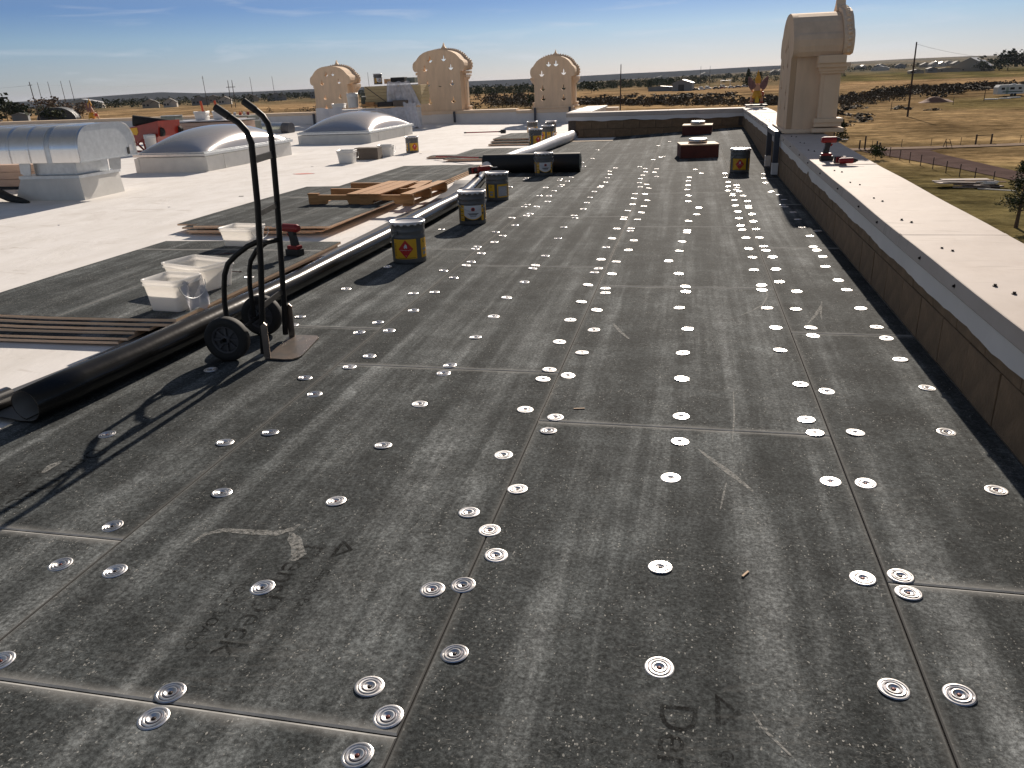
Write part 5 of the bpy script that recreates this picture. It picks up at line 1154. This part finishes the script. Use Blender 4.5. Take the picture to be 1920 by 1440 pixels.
# small scraps
for i, (x, y, a, l, nm) in enumerate(((.163, 3.29, .1, .05, 'thin pale splinter lying in the middle of the deck'), (.82, 2.09, .9, .035, 'small tan chip beside a plate in the right foreground'))):
    b = MB(); b.box((0, 0, .002), (l, .006, .003), 0, Matrix.Rotation(.1, 4, 'Z')); tag(b.build('wood_splinter', RAWWOOD, None, (x, y, .001), a), nm, 'splinter')
b = MB(); b.grid(lambda u, v: (-6.15+.42*(u-.5)+.05*math.sin(v*9), 13.45+.22*(v-.5)*(1-abs(2*u-1)**2), -.0085), 10, 4); b.build('chalk_smudge', mat('pink_chalk', (.62, .25, .22), .9, var=.2), ROOF)
for k in range(9):
    x, y = -3.4-random.random()*5, 5+random.random()*14; b = MB(); L = random.uniform(.02, .07); b.box((0, 0, .002), (L, L*.4, .004)); tag(b.build('membrane_scrap', WRAP if k % 3 else CARDD, None, (x, y, zr(x, y)-.0105), random.random()*6), 'tiny scrap left lying on the white roof', 'scrap', 'scraps on the white roof')

# ================================================================== LANDSCAPE THINGS
def leaf_mat(name, c1, c2):
    m, t, b, tcn = new_mat(name); oi = t.nodes.new('ShaderNodeObjectInfo')
    c = ramp_of(t, noise(t, tcn.outputs['Object'], 3.5, 3, .6), [(.35, c1), (.65, c2)])
    hs = t.nodes.new('ShaderNodeHueSaturation'); t.links.new(c, hs.inputs['Color']); t.links.new(math_n(t, 'ADD', math_n(t, 'MULTIPLY', oi.outputs['Random'], .5), .75), hs.inputs['Value'])
    t.links.new(hs.outputs[0], b.inputs['Base Color']); b.inputs['Roughness'].default_value = .8; b.inputs['Specular IOR Level'].default_value = .15
    return m
PINEL = leaf_mat('pine_needles', (.022, .032, .014), (.055, .07, .028)); SCRUB = leaf_mat('scrub_leaves', (.050, .038, .026), (.105, .085, .055)); BARE = leaf_mat('bare_twigs', (.10, .07, .045), (.18, .125, .08)); BARK = mat('bark', (.09, .065, .05), .9, var=.2)
def blob_crown(seed, n, leaf, shape, flat=1.0, cone=False):
    rnd = random.Random(seed); b = MB()
    cl = [(rnd.gauss(0, .33), rnd.gauss(0, .33), rnd.random()) for _ in range(max(5, n//22))]
    for k in range(n):
        cx, cy, cz = cl[rnd.randrange(len(cl))]
        if cone:
            z = rnd.random()**1.2; R = (1-z)*.5+.04; a = rnd.random()*6.28; rr = R*rnd.random()**.5; p = Vector((rr*math.cos(a), rr*math.sin(a), z))
        else:
            p = Vector((cx*.9+rnd.gauss(0, .13), cy*.9+rnd.gauss(0, .13), .12+.76*cz*(1-.45*math.hypot(cx, cy))+rnd.gauss(0, .09)))
        s = leaf*rnd.uniform(.6, 1.5); nrm = Vector((rnd.gauss(0, 1), rnd.gauss(0, 1), rnd.gauss(.4, .8))).normalized(); a = nrm.orthogonal().normalized(); c = nrm.cross(a)
        a, c = a*s, c*s*rnd.uniform(.5, .9); b.add([p-a, p+c, p+a*.9, p-c*.8], [(0, 1, 2, 3)])
    return b
def crown_mesh(name, seed, n, leaf, m, cone=False):
    me = blob_crown(seed, n, leaf, None, cone=cone).mesh(name, [m]); return me
SHR = [crown_mesh('foliage', k, 260, .10, SCRUB) for k in range(4)]
TREE = [crown_mesh('crown', 10+k, 420, .075, PINEL) for k in range(3)]
CONE = [crown_mesh('crown', 20+k, 380, .07, PINEL, True) for k in range(2)]
BARET = [crown_mesh('crown', 30+k, 420, .06, BARE) for k in range(2)]
def trunk_mesh(nm):
    b = MB(); b.cyl((0, 0, -.05), (.02, 0, .5), .04, .022, 8)
    for k in range(5): a = k*1.3; b.cyl((.01, 0, .22+.05*k), (.24*math.cos(a), .24*math.sin(a), .45+.07*k), .014, .005, 5)
    me = b.mesh(nm, [BARK]); return me
TRUNK = trunk_mesh('trunk')
def shrub(x, y, w, h, label, group='shrubs along the dry creek'):
    z = terrain(x, y); t = link('shrub', SHR[random.randrange(4)], None, (x, y, z-.1*h), random.uniform(0, 6)); t.scale = (w, w, h*1.05)
    return tag(t, label, 'shrub', group)
def tree(x, y, w, h, kind, label, group=None, cat='tree', name=None, zoff=0):
    z = terrain(x, y); t = thing(name or {'c': 'conifer_tree', 'p': 'pine_tree', 'b': 'bare_tree'}[kind], label, cat, (x, y, z+zoff), random.uniform(0, 6), group)
    me = {'c': CONE, 'p': TREE, 'b': BARET}[kind]; o = link('crown', me[random.randrange(len(me))], t, (0, 0, h*(.05 if kind == 'c' else .16))); o.scale = (w, w, h*(.95 if kind == 'c' else .85))
    o2 = link('trunk', TRUNK, t); o2.scale = (h*.5, h*.5, h*.75); return t
def scatter_stuff(name, pts, meshes_leaf, m, label, cat, seedn=0):
    """pts: (x, y, w, h); one joined mass of small leaf faces"""
    rnd = random.Random(seedn); b = MB()
    for x, y, w, h in pts:
        z = terrain(x, y)
        for k in range(meshes_leaf):
            zz = rnd.random(); R = .5*math.sqrt(max(0, 1-zz**1.6)); a = rnd.random()*6.28; rr = R*rnd.random()**.5
            p = Vector((x+rr*w*math.cos(a), y+rr*w*math.sin(a), z+zz*h)); s = .085*min(w, h*1.3)*rnd.uniform(.6, 1.5)
            nrm = Vector((rnd.gauss(0, 1), rnd.gauss(0, 1), rnd.gauss(.3, .8))).normalized(); aa = nrm.orthogonal().normalized(); c = nrm.cross(aa)*s*.8; aa = aa*s
            b.add([p-aa, p+c, p+aa, p-c], [(0, 1, 2, 3)])
    o = b.build(name, m, fix=False); return tag(o, label, cat, None, 'stuff')
def along(poly, n, spread, wr, hr, seed):
    rnd = random.Random(seed); out = []
    L = [math.hypot(c[0]-a[0], c[1]-a[1]) for a, c in zip(poly, poly[1:])]; T = sum(L)
    for k in range(n):
        s = rnd.random()*T; i = 0
        while s > L[i] and i < len(L)-1: s -= L[i]; i += 1
        a, c = poly[i], poly[i+1]; t = s/L[i]; h = rnd.uniform(*hr)
        out.append((a[0]+(c[0]-a[0])*t+rnd.gauss(0, spread), a[1]+(c[1]-a[1])*t+rnd.gauss(0, spread), rnd.uniform(*wr), h))
    return out
# creek scrub on the right and centre
creek = [(-75, 345), (-52, 320), (-36, 300), (-16, 283), (1.4, 262), (22, 262), (32, 250), (39.4, 240), (56.5, 279), (71.9, 306), (101.8, 353), (128.2, 377), (175, 410)]
scatter_stuff('creek_scrub', along(creek[:7], 380, 5, (2.5, 5), (1.2, 2.4), 1)+along(creek[6:], 380, 5, (2.5, 5), (1.2, 2.5), 2), 70, SCRUB, 'dark band of leafless scrub along the dry creek', 'scrub', 3)
rs_ = random.Random(11)
for x, y, w, h in along(creek, 46, 9, (3.5, 5.5), (1.8, 2.9), 5): shrub(x, y, w, h, 'dark leafless shrub in the creek scrub '+('beyond the far wall and middle tower' if x < 20 else 'right of the big tower and tall pole' if x > 45 else 'just behind the big right tower'))
for x, y, w in ((-25, 391, 5.5), (-27, 398, 4), (-13, 372, 5), (-4, 345, 6), (-1, 339, 7), (8, 336, 7), (14, 335, 6), (-33, 380, 5), (64, 300, 7), (47, 270, 6), (26, 300, 6), (-8, 360, 4)): shrub(x, y, w, w*.42, 'low dark bush standing alone above the creek scrub')
for x, y, w in ((28.5, 175, 5), (33, 172, 4), (36, 208, 3.5), (31, 160, 2.6), (48, 205, 3), (26, 150, 2.2), (40, 215, 3.2), (52, 196, 2)): shrub(x, y, w, w*.38, 'low brown bush dotting the golden slope beyond the big tower', 'bushes on the golden slope')
cs = [(-85, 400), (-70, 330), (-59, 285), (-45, 330), (-66, 300)]
scatter_stuff('slope_scrub', along(cs, 120, 14, (3, 6), (1.4, 3), 7)+along([(-120, 470), (-90, 420), (-76, 390)], 60, 12, (3, 6), (2, 4), 8), 40, SCRUB, 'patchy scrub on the slope between the two right hand far towers', 'scrub', 9)
for x, y, w, h in ((-52, 286, 6, 6), (-118, 500, 5, 5), (-88, 430, 4, 5)): tree(x, y, w, h, 'p', 'dark round tree on the slope left of the middle tower', 'trees on the slope')
sc_l = along([(-175, 330), (-150, 345), (-120, 352)], 26, 5, (3, 5), (1.2, 2.2), 12)+along([(-190, 420), (-150, 430)], 20, 8, (3, 6), (1.5, 2.5), 13)
scatter_stuff('field_scrub', sc_l, 36, SCRUB, 'small dark scrub dotted over the golden field left of the towers', 'scrub', 14)
# far woods
scatter_stuff('woodland', along([(-230, 690), (-151, 680), (-110, 740), (-72, 800), (-30, 860)], 260, 28, (4, 7), (3.5, 7), 20)+along([(-190, 900), (-52, 896), (20, 980)], 160, 40, (5, 8), (4, 7), 21), 64, PINEL, 'dark far pine wood below the ridge in the middle distance', 'woodland', 22)
scatter_stuff('woodland', along([(-69, 2010), (100, 1500), (235, 1650), (390, 1900)], 220, 55, (8, 15), (4, 8), 23)+along([(340, 1960), (480, 1980), (640, 2050)], 150, 60, (9, 16), (4, 8), 24)+along([(60, 700), (110, 960), (150, 1000)], 26, 30, (4, 7), (3, 5), 28), 40, PINEL, 'thin dark tree belts across the far right fields', 'woodland', 25)
scatter_stuff('woodland', along([(-700, 740), (-560, 820), (-470, 900), (-380, 1000)], 200, 45, (6, 11), (3, 6.5), 26)+along([(-1374, 1929), (-900, 1900), (-480, 1700)], 220, 120, (12, 22), (6, 11), 27)+along([(-560, 600), (-430, 690), (-380, 720)], 60, 22, (5, 9), (4, 8), 29), 44, PINEL, 'far dark tree belts below the ridge on the left', 'woodland', 30)
tree(331, 1000, 30, 22, 'p', 'biggest of the dark trees beside the white roofed building at the far right', 'dark trees by the white roofed building')
for x, y, w, h in ((318, 985, 18, 16), (350, 1000, 26, 21), (368, 1010, 22, 18), (305, 990, 13, 11)): tree(x, y, w, h, 'p', 'dark tree in the clump beside the far white roofed building', 'dark trees by the white roofed building')
tree(-289, 307, 17, 12.5, 'p', 'dark green tree cut by the left edge of the view, beyond the vent hood', None)
tree(-268, 309, 8, 6, 'p', 'smaller dark tree just right of the left edge tree', None)
tree(-290, 335, 14, 10, 'b', 'bare brown tree behind the leaning utility pole on the left', None); tree(-270, 330, 9, 8, 'b', 'smaller bare tree right of the leaning utility pole', None)
tree(21.1, 120.8, 2.0, 2.6, 'c', 'small conifer at the foot of the big tower, beyond the parapet'); tree(19.6, 91.0, 1.4, 1.7, 'p', 'scrubby pine bush just outside the parapet by the road corner')
tree(-30, 640, 4, 6, 'c', 'small dark tree at the left end of the barn'); tree(38, 595, 8, 11, 'c', 'tall dark conifer right of the parked cars'); tree(46, 600, 7, 9, 'c', 'shorter dark conifer right of the parked cars'); tree(-60, 520, 9, 7, 'p', 'round tree alone in the field left of the barn')
# tree close to the building, low right
def near_pine(label, x, y, h, w):
    t = thing('pine_tree', label, 'tree', (x, y, -7.5)); rnd = random.Random(4); b = MB()
    b.cyl((0, 0, 0), (.1, .05, h*.97), .12, .02, 8)
    br = []
    for k in range(46):
        z = h*(.22+.76*rnd.random()); a = rnd.random()*6.28; L = w*(1.05-z/h)*rnd.uniform(.5, 1)+.15; e = Vector((L*math.cos(a), L*math.sin(a), z+L*.25)); b.cyl((.05, .02, z), e, .025, .008, 5); br.append((Vector((.05, .02, z)), e))
    b.build('trunk', BARK, t); c = MB()
    for p, e in br:
        for k in range(60):
            f = rnd.uniform(.3, 1.05); q = p.lerp(e, f)+Vector((rnd.gauss(0, .09), rnd.gauss(0, .09), rnd.gauss(.05, .09)))
            d = Vector((rnd.gauss(0, 1), rnd.gauss(0, 1), rnd.gauss(.6, .6))).normalized()*rnd.uniform(.12, .24); s = d.orthogonal().normalized()*rnd.uniform(.02, .045); c.add([q-s, q+s, q+d], [(0, 1, 2)])
    c.build('crown', PINEL, t, fix=False); return t
near_pine('dark pine beyond the parapet at the right edge of the view', 23.0, 55.8, 6.6, 2.3)
near_pine('lower thin pine in front of the lumber pile, under the right edge', 19.2, 50.6, 3.6, 1.7)
# utility poles
def pole(x, y, h, label, arms=1, lean=0.0, r=.15, group='utility poles'):
    t = thing('utility_pole', label, 'utility pole', (x, y, terrain(x, y)), 0, group)
    b = MB(); b.cyl((0, 0, -.3), (lean*h, 0, h), r, r*.65, 8); b.build('post', mat('pole_wood', (.045, .032, .028), .9, var=.2), t)
    for k in range(arms):
        b = MB(); b.box((lean*h*.93, 0, h*.93-1.0*k), (1.8 if arms else .6, .14, .14)); b.build('cross_arm', MATS['pole_wood'], t)
    return t
pole(41.4, 172.1, 13.2, 'tall bare utility pole in the golden field right of the big tower', 0, -.012, .19)
pole(-18.0, 226.7, 12.2, 'tall dark utility pole rising between the middle and big towers', 0, .004, .17)
pole(75.5, 239.9, 4.2, 'short post in the field left of the parked trailer', 0, 0, .10, 'field posts')
pole(44.3, 199.5, 2.0, 'short field post left of the tall leaning pole', 0, 0, .08, 'field posts'); pole(64.3, 226, 1.8, 'short field post between the tall pole and the dirt mound', 0, 0, .08, 'field posts')
pole(-228.5, 257.3, 15, 'utility pole with one cross arm beyond the vent hood', 1, -.05, .2)
pole(-328.2, 525, 20, 'tall pole with a cross arm behind the hand truck handles', 1, -.03, .24)
for i, dx in enumerate((-8, 0, 10, 17)): pole(-560+dx*1.0, 650+dx*.4, 24, 'thin pole in the close group of four on the left skyline', 0, -.04, .28, 'group of four thin poles')
hf = thing('power_pylon', 'wooden H frame power pylon left of the smaller tower', 'pylon', (-262, 446, terrain(-262, 446)), -.5)
for x in (-2.2, 2.2): b = MB(); b.cyl((x, 0, -.5), (x, 0, 15), .22, .16, 8); b.build('post', MATS['pole_wood'], hf)
b = MB(); b.box((0, 0, 11.3), (9.5, .22, .3)); b.build('cross_arm', MATS['pole_wood'], hf)
for i, (x, y) in enumerate(((-505, 905), (-490, 930), (-380, 960))): pole(x, y, 26, ['left thin pole of the distant pair behind the houses', 'right thin pole of the distant pair behind the houses', 'faint far pole just left of the smaller tower'][i], 0, -.03, .3)
for x, y in ((6, 560), (12, 572)): pole(x, y, 14, 'thin pole among the parked cars by the barn', 0, 0, .14)
wire = MB()
for (a, c, s) in (((-228.5-.7, 257.3, 6.7), (-328.2, 525, 11.6), 3), ((-228.5, 257.3, 6.2), (-460, 240, 8), 3), ((41.2, 172.1, 5.2), (110, 300, 4), 2), ((-330, 525, 11.5), (-505, 905, 14), 4)):
    pts = [(a[0]+(c[0]-a[0])*k/14, a[1]+(c[1]-a[1])*k/14, a[2]+(c[2]-a[2])*k/14-s*4*(k/14)*(1-k/14)) for k in range(15)]; wire.tube(pts, .022, 4)
tag(wire.build('power_line', TOOLB, fix=False), 'thin power lines strung between the left poles', 'power line')
# roadside fence
FP = [(21.2, 96.2), (21.5, 93.3), (21.8, 90.2), (22.0, 87.1), (22.3, 84.2), (22.6, 81.2), (22.8, 77.8), (23.1, 75.0), (23.4, 72.1), (23.9, 69.4), (24.7, 67.0), (25.2, 64.0), (25.9, 61.0)]
fe = thing('wire_fence', 'thin post and wire fence along the near side of the dirt road', 'fence')
for x, y in FP:
    b = MB(); z = terrain(x, y); b.cyl((x, y, z-.2), (x, y, z+1.05), .04, .04, 7); b.build('post', MATS['pole_wood'], fe)
for h in (.35, .65, .95):
    b = MB(); b.tube([(x, y, terrain(x, y)+h) for x, y in FP], .005, 4); b.build('wire', MATS['pole_wood'], fe, fix=False)
for i, (x, y, h) in enumerate(((20.8, 102.9, 1.6), (20.3, 103.4, 1.1), (21.7, 100.9, 1.15), (21.95, 100.6, 1.0))):
    b = MB(); z = terrain(x, y); b.cyl((0, 0, -.2), (0, 0, h), .09, .085, 8); tag(b.build('fence_post', MATS['pole_wood'], None, (x, y, z)), ['tallest wooden post at the road corner', 'leaning stub post left of the tallest corner post', 'stout post right of the tallest corner post', 'thin post at the start of the roadside fence'][i], 'post', 'corner posts')
fx = thing('gate_posts', 'pair of thick gate posts joined by a rail across the road', 'gate')
for x, y in ((34.2, 108), (36.0, 108.4)):
    b = MB(); z = terrain(x, y); b.cyl((x, y, z-.3), (x, y, z+1.15), .10, .10, 8); b.build('post', MATS['pole_wood'], fx)
b = MB(); z = terrain(35, 108); b.cyl((34.2, 108, z+1.0), (36, 108.4, z+1.02), .035, n=6); b.build('rail', MATS['pole_wood'], fx)
fe2 = thing('wire_fence', 'sparse fence on the far side of the pale track', 'fence'); P2 = [(22+k*3.4, 104.9+k*.62) for k in range(14)]
for k, (x, y) in enumerate(P2):
    b = MB(); z = terrain(x, y); b.cyl((x, y, z-.2), (x, y, z+.95), .03, .03, 6); b.build('post', MATS['pole_wood'], fe2)
for h in (.4, .85): b = MB(); b.tube([(x, y, terrain(x, y)+h) for x, y in P2], .005, 4); b.build('wire', MATS['pole_wood'], fe2, fix=False)
br = thing('brace_frame', 'A shaped wooden brace standing beside the pale track', 'brace', (30.1, 104.2, terrain(30, 104)))
for a, c in (((-.5, 0, 0), (-.25, 0, 1.0)), ((-.1, 0, 0), (-.3, 0, 1.0)), ((.5, 0, 0), (.1, 0, .95)), ((-.3, 0, .6), (.3, 0, .5))): b = MB(); b.cyl(a, c, .035, n=6); b.build('strut', MATS['pole_wood'], br)
# lumber pile
rl = random.Random(21); lx, ly = 22.0, 68.3; lz = terrain(lx, ly); LW = mat('weathered_wood', (.36, .30, .26), .85, var=.2, scale=5); LD = mat('dark_wet_wood', (.05, .038, .032), .8)
for i in range(20):
    L = rl.uniform(1.5, 2.8); m = [LW, LW, LD, PALER][i % 4]; lay = i//5
    b = MB(); b.box((0, 0, .04), (L, rl.uniform(.25, .5), .07), 0, None, .004)
    o = b.build('salvaged_plank', m, None, (lx+rl.uniform(-1.5, 1.3), ly+rl.uniform(-.9, .9), lz+.02+.11*lay+rl.uniform(0, .03)), rl.uniform(-.35, .35)); tag(o, 'weathered plank in the heap of salvaged wood below the parapet', 'plank', 'salvaged planks in the heap')
for i, (dx, dy, L, dz, a) in enumerate(((-.2, .9, 3.4, .40, .02), (-1.2, .2, 2.6, .30, .25))):
    b = MB(); b.box((0, 0, .05), (L, .9, .08), 0, None, .004); tag(b.build('plywood_sheet', LW, None, (lx+dx, ly+dy, lz+dz), a), ['long pale panel on top of the salvaged wood heap', 'grey panel sloping off the left of the salvaged wood heap'][i], 'panel')
b = MB()
for k in range(7): b.cyl((lx+.5+rl.uniform(-.5, .6), ly-.6+rl.uniform(-.2, .2), lz+.28+.03*k), (lx+1.3+rl.uniform(-.4, .5), ly-.5+rl.uniform(-.2, .2), lz+.30+.03*k), .05, n=6)
tag(b.build('white_pipes', PLAST), 'bundle of short white pipes on the salvaged wood heap', 'pipes')
b = MB(); b.box((lx+1.2, ly-2.0, lz+.05), (2.6, .12, .06), 0, Matrix.Translation((lx+1.2, ly-2, 0)) @ Matrix.Rotation(-.6, 4, 'Z') @ Matrix.Translation((-lx-1.2, -ly+2, 0))); tag(b.build('white_board', PLAST), 'single white board lying in the grass before the wood heap', 'board')
# trailer
tv = thing('travel_trailer', 'old white travel trailer parked on the green patch', 'trailer', (87.8, 260.1, terrain(87.8, 260.1)), .18); WT = mat('trailer_white', (.62, .64, .62), .4, var=.08, scale=.8)
b = MB(); b.prism([(-3.6, .55), (3.6, .55), (3.7, 1.4), (3.5, 2.7), (3.1, 3.0), (-3.2, 3.0), (-3.7, 2.4)], -1.2, 1.2); b.build('shell', WT, tv)
for x, w in ((-2.3, .9), (.2, 1.2), (2.3, .8)): b = MB(); b.box((x, -1.21, 2.0), (w, .03, .6)); b.build('window', BLK, tv)
b = MB(); b.box((-1.1, -1.21, 1.5), (.7, .03, 1.8)); b.build('door', mat('trailer_door', (.3, .36, .30), .5), tv)
for x in (.3, 1.2): b = MB(); b.cyl((x, -1.0, .36), (x, -1.25, .36), .36, n=14); b.build('wheel', RUBBER, tv)
b = MB(); b.box((1, 0, 3.12), (.9, .9, .22)); b.build('roof_unit', WHT, tv); b = MB(); b.box((.4, -1.22, 1.15), (5.5, .02, .25)); b.build('stripe', mat('trailer_stripe', (.05, .10, .08), .5), tv)
b = MB(); b.box((0, -2.2, .02), (5, .5, .3)); b.build('skirt_clutter', CARDD, tv)
for i, (dx, dy, w) in enumerate(((-9, -15, 3.2), (-5.5, -14.2, 2.6), (-2.5, -12, 3.0))):
    b = MB(); b.box((0, 0, .18), (w, 1.1, .22)); x, y = 87.8+dx, 260.1+dy; tag(b.build('concrete_slab', PLAST, None, (x, y, terrain(x, y))), ['pale slab lying in the grass, left one before the trailer', 'pale slab in the middle before the trailer', 'pale slab nearest the trailer'][i], 'slab')
mo = MB(); mo.grid(lambda u, v: (65.1+(u-.5)*9, 243.9+(v-.5)*5, terrain(65, 244)-.1+1.3*math.sin(PI*u)*math.sin(PI*v)*(1+.3*math.sin(u*11+v*7))), 16, 10); tag(mo.build('dirt_mound', mat('bare_earth', (.22, .12, .08), .95)), 'reddish mound of bare earth in the field', 'mound')
# barn, shed, cars
def gable(t, w, l, h, rise, mw, mr, dx=0, dy=0):
    b = MB(); b.prism([(dx-w/2, -.5), (dx+w/2, -.5), (dx+w/2, h), (dx, h+rise-.02), (dx-w/2, h)], dy-l/2, dy+l/2); b.build('wall', mw, t)
    for s in (-1, 1):
        b = MB(); b.prism([(dx, h+rise), (dx+s*(w/2+.4), h-.05*rise), (dx+s*(w/2+.4), h-.05*rise+.18), (dx, h+rise+.18)], dy-l/2-.4, dy+l/2+.4); b.build('roof', mr, t)
GRM = mat('grey_metal_wall', (.20, .21, .215), .6, var=.08, scale=.5); GRR = mat('grey_metal_roof', (.26, .27, .28), .5, .2, var=.1, scale=.5)
ba = thing('metal_barn', 'grey metal barn with a dark open door by the parked cars', 'barn', (-4.5, 548, terrain(-4.5, 548)), -.1); gable(ba, 12, 16, 4.6, 2.0, GRM, GRR)
b = MB(); b.box((-.5, -8.05, 1.9), (3.6, .12, 3.8)); b.build('door_opening', BLK, ba)
sh = thing('long_shed', 'long low grey shed joined to the left of the barn', 'shed', (-19, 553, terrain(-19, 553)), -.1); gable(sh, 15, 6, 2.4, .7, GRM, GRR)
def car(label, x, y, rz, m, van=False):
    t = thing('parked_car', label, 'car', (x, y, terrain(x, y)), rz, 'vehicles parked by the barn')
    b = MB(); b.prism([(-2.2, .3), (2.2, .3), (2.25, .75), (1.3, .95), (-2.1, 1.0), (-2.25, .7)], -.85, .85); b.build('body', m, t)
    b = MB(); hh = 2.0 if van else 1.5; b.prism([(-2.0 if van else -1.7, .9), (1.1, .9), (.5, hh), (-1.9 if van else -1.2, hh)], -.75, .75); b.build('cabin', m if van else BLK, t)
    for xx in (-1.4, 1.4):
        for s in (-1, 1): b = MB(); b.cyl((xx, s*.7, .33), (xx, s*.9, .33), .33, n=10); b.build('wheel', RUBBER, t)
    b = MB(); b.box((-.6, -.765, 1.3), (1.6, .02, .35)); b.build('window', BLK, t); return t
cols = [mat('car_white', (.7, .7, .7), .3), mat('car_dark', (.03, .03, .035), .3), mat('car_red', (.25, .02, .02), .3), mat('car_blue', (.04, .06, .12), .3), mat('car_silver', (.4, .4, .41), .3, .4)]
cd = [('white van nearest the right side of the barn', 7, 545, 0, True), ('dark car in front of the white van', 3.5, 541, 1, False), ('white truck box beyond the white van', 11, 556, 0, True), ('dark car left of the red one in the parked row', 16, 552, 1, False), ('red car in the middle of the parked row', 20, 556, 2, False), ('white car before the bright roof in the parked row', 25.5, 558, 0, False), ('blue car right of the bright roofed one', 30, 565, 3, False), ('silver car near the tall conifers', 35, 575, 4, False), ('white car at the right end of the parked row', 43, 586, 0, False), ('dark van behind the red car', 21, 572, 1, True)]
for lb, x, y, k, v in cd: car(lb, x, y, random.uniform(-.3, .3), cols[k], v)
bt = thing('white_canopy', 'bright white canopy roof among the parked cars', 'canopy', (23, 590, terrain(23, 590))); b = MB(); b.box((0, 0, 4.4), (7, 5, .3)); b.build('roof', PLAST, bt)
for x in (-3, 3):
    for y in (-2, 2): b = MB(); b.cyl((x, y, 0), (x, y, 4.3), .12, n=6); b.build('leg', GALVD, bt)
# houses
WALLS = [mat('house_tan', (.34, .29, .23), .8, var=.05), mat('house_grey', (.22, .22, .22), .8, var=.05), mat('house_cream', (.5, .46, .4), .8, var=.05)]; ROOFS = [mat('shingle_dark', (.05, .048, .05), .8), mat('shingle_brown', (.09, .07, .055), .8), mat('metal_pale_roof', (.62, .62, .62), .45, .2)]
def house(label, x, y, w, l, h, rise, rz, wi, ri, group=None, zoff=0):
    t = thing('house', label, 'house', (x, y, terrain(x, y)+zoff), rz, group); gable(t, w, l, h, rise, WALLS[wi], ROOFS[ri]); gable(t, w*.5, l*.55, h*.85, rise*.8, WALLS[wi], ROOFS[ri], w*.3, -l*.32)
    for q in (-.38, -.15, .1): b = MB(); b.box((w*q, -l/2-.04, h*.55), (1.3, .08, 1.4)); b.build('window', BLK, t)
    return t
house('gabled tan house at the left end of the far left row', -392, 552, 11, 8, 3.6, 2.6, .5, 0, 0); house('cream fronted house second in the far left row', -378, 556, 9, 7, 3.6, 2.6, .4, 2, 0); house('grey house with two gables in the far left row', -372, 585, 12, 8, 3.8, 2.8, .6, 1, 0); house('pale house at the right end of the far left row', -352, 588, 9, 8, 3.4, 2.4, .4, 2, 1)
house('wide dark roofed house behind the hand truck handle', -420, 800, 18, 11, 4.4, 3.4, .5, 1, 1); house('big grey house left of the smaller tower', -385, 830, 20, 11, 5, 4, .4, 1, 0); house('tan house between the hand truck handles', -450, 800, 15, 10, 4.2, 3.4, .5, 0, 1); house('low house near the far ridge foot left of the smaller tower', -360, 850, 15, 9, 4.2, 3, .4, 1, 0); house('long brown house behind the first hand truck handle', -480, 780, 17, 9, 4.2, 3, .5, 0, 1)
house('long pale roofed barn left of the left edge pole', -520, 640, 30, 14, 5, 3, .4, 2, 2)
house('white roofed building at the far right beside dark trees', 305, 1030, 38, 30, 7, 9, -.5, 0, 2, zoff=-2); house('low brown shed left of the white roofed building', 272, 1010, 26, 8, 3, 1.5, -.1, 0, 1); house('small brown outbuilding in the far right field', 236, 985, 14, 8, 2.6, 1.5, .1, 0, 1); house('dark shed beside the small brown outbuilding', 255, 1000, 9, 8, 4, 1.5, .1, 1, 1)
house('bright white roofed shed below the distant village', 300, 1480, 26, 12, 4, 3, -.3, 2, 2); house('white roofed farm shed on the plain under the ridge', -69, 1990, 34, 14, 5, 4, .1, 2, 2); house('pale house in the far pine wood', -120, 780, 14, 10, 5, 3, .2, 2, 1); house('white speck of a house high on the plain', 40, 2700, 30, 14, 8, 5, .1, 2, 2)
rv_ = random.Random(31)
for k in range(26):
    x, y = rv_.uniform(150, 560), rv_.uniform(1650, 2150); house('tiny distant house in the village below the right hand hills', x, y, rv_.uniform(12, 20), 10, 5, 4, rv_.uniform(-.4, .4), rv_.randrange(3), rv_.randrange(3), 'houses in the far village')
qh = thing('quonset_hut', 'dark arched quonset hut in the field beyond the vent hood', 'hut', (-272, 318, terrain(-272, 318)), .55)
pr = [(7.5*math.cos(a*PI/16), 5.2*math.sin(a*PI/16)) for a in range(17)]; b = MB(); b.prism(pr, -8, 8, 0, None, 'y', True); b.build('arched_shell', mat('quonset_grey', (.09, .095, .10), .6, .2), qh); b = MB(); b.prism([(7.65*math.cos(a*PI/16), 5.3*math.sin(a*PI/16)) for a in range(17)]+[(7.5*math.cos(a*PI/16), 5.17*math.sin(a*PI/16)) for a in range(16, -1, -1)], -8.3, -8.02); b.build('end_arch', GALVD, qh)
s1 = thing('small_shed', 'small grey shed left of the quonset hut', 'shed', (-281, 306, terrain(-281, 306)), .6); gable(s1, 6, 6, 2.6, .8, GRM, GRR)
car('white pickup parked left of the small grey shed', -291, 303, .8, cols[0]); 
# ================================================================== HAZE
hz = MB(); hz.box((0, 0, (GZ[0]+GZ[1]+6)/2), (34000, 34000, GZ[1]-GZ[0]+10)); hm = bpy.data.materials.new('haze_air'); hm.use_nodes = True; ht_ = hm.node_tree; ht_.nodes.clear()
ho = ht_.nodes.new('ShaderNodeOutputMaterial'); pv = ht_.nodes.new('ShaderNodeVolumePrincipled'); pv.inputs['Color'].default_value = (.62, .70, .86, 1); pv.inputs['Density'].default_value = 2.0e-5; pv.inputs['Anisotropy'].default_value = .2
ht_.links.new(pv.outputs[0], ho.inputs['Volume'])
hob = hz.build('haze', hm); hob['kind'] = 'stuff'
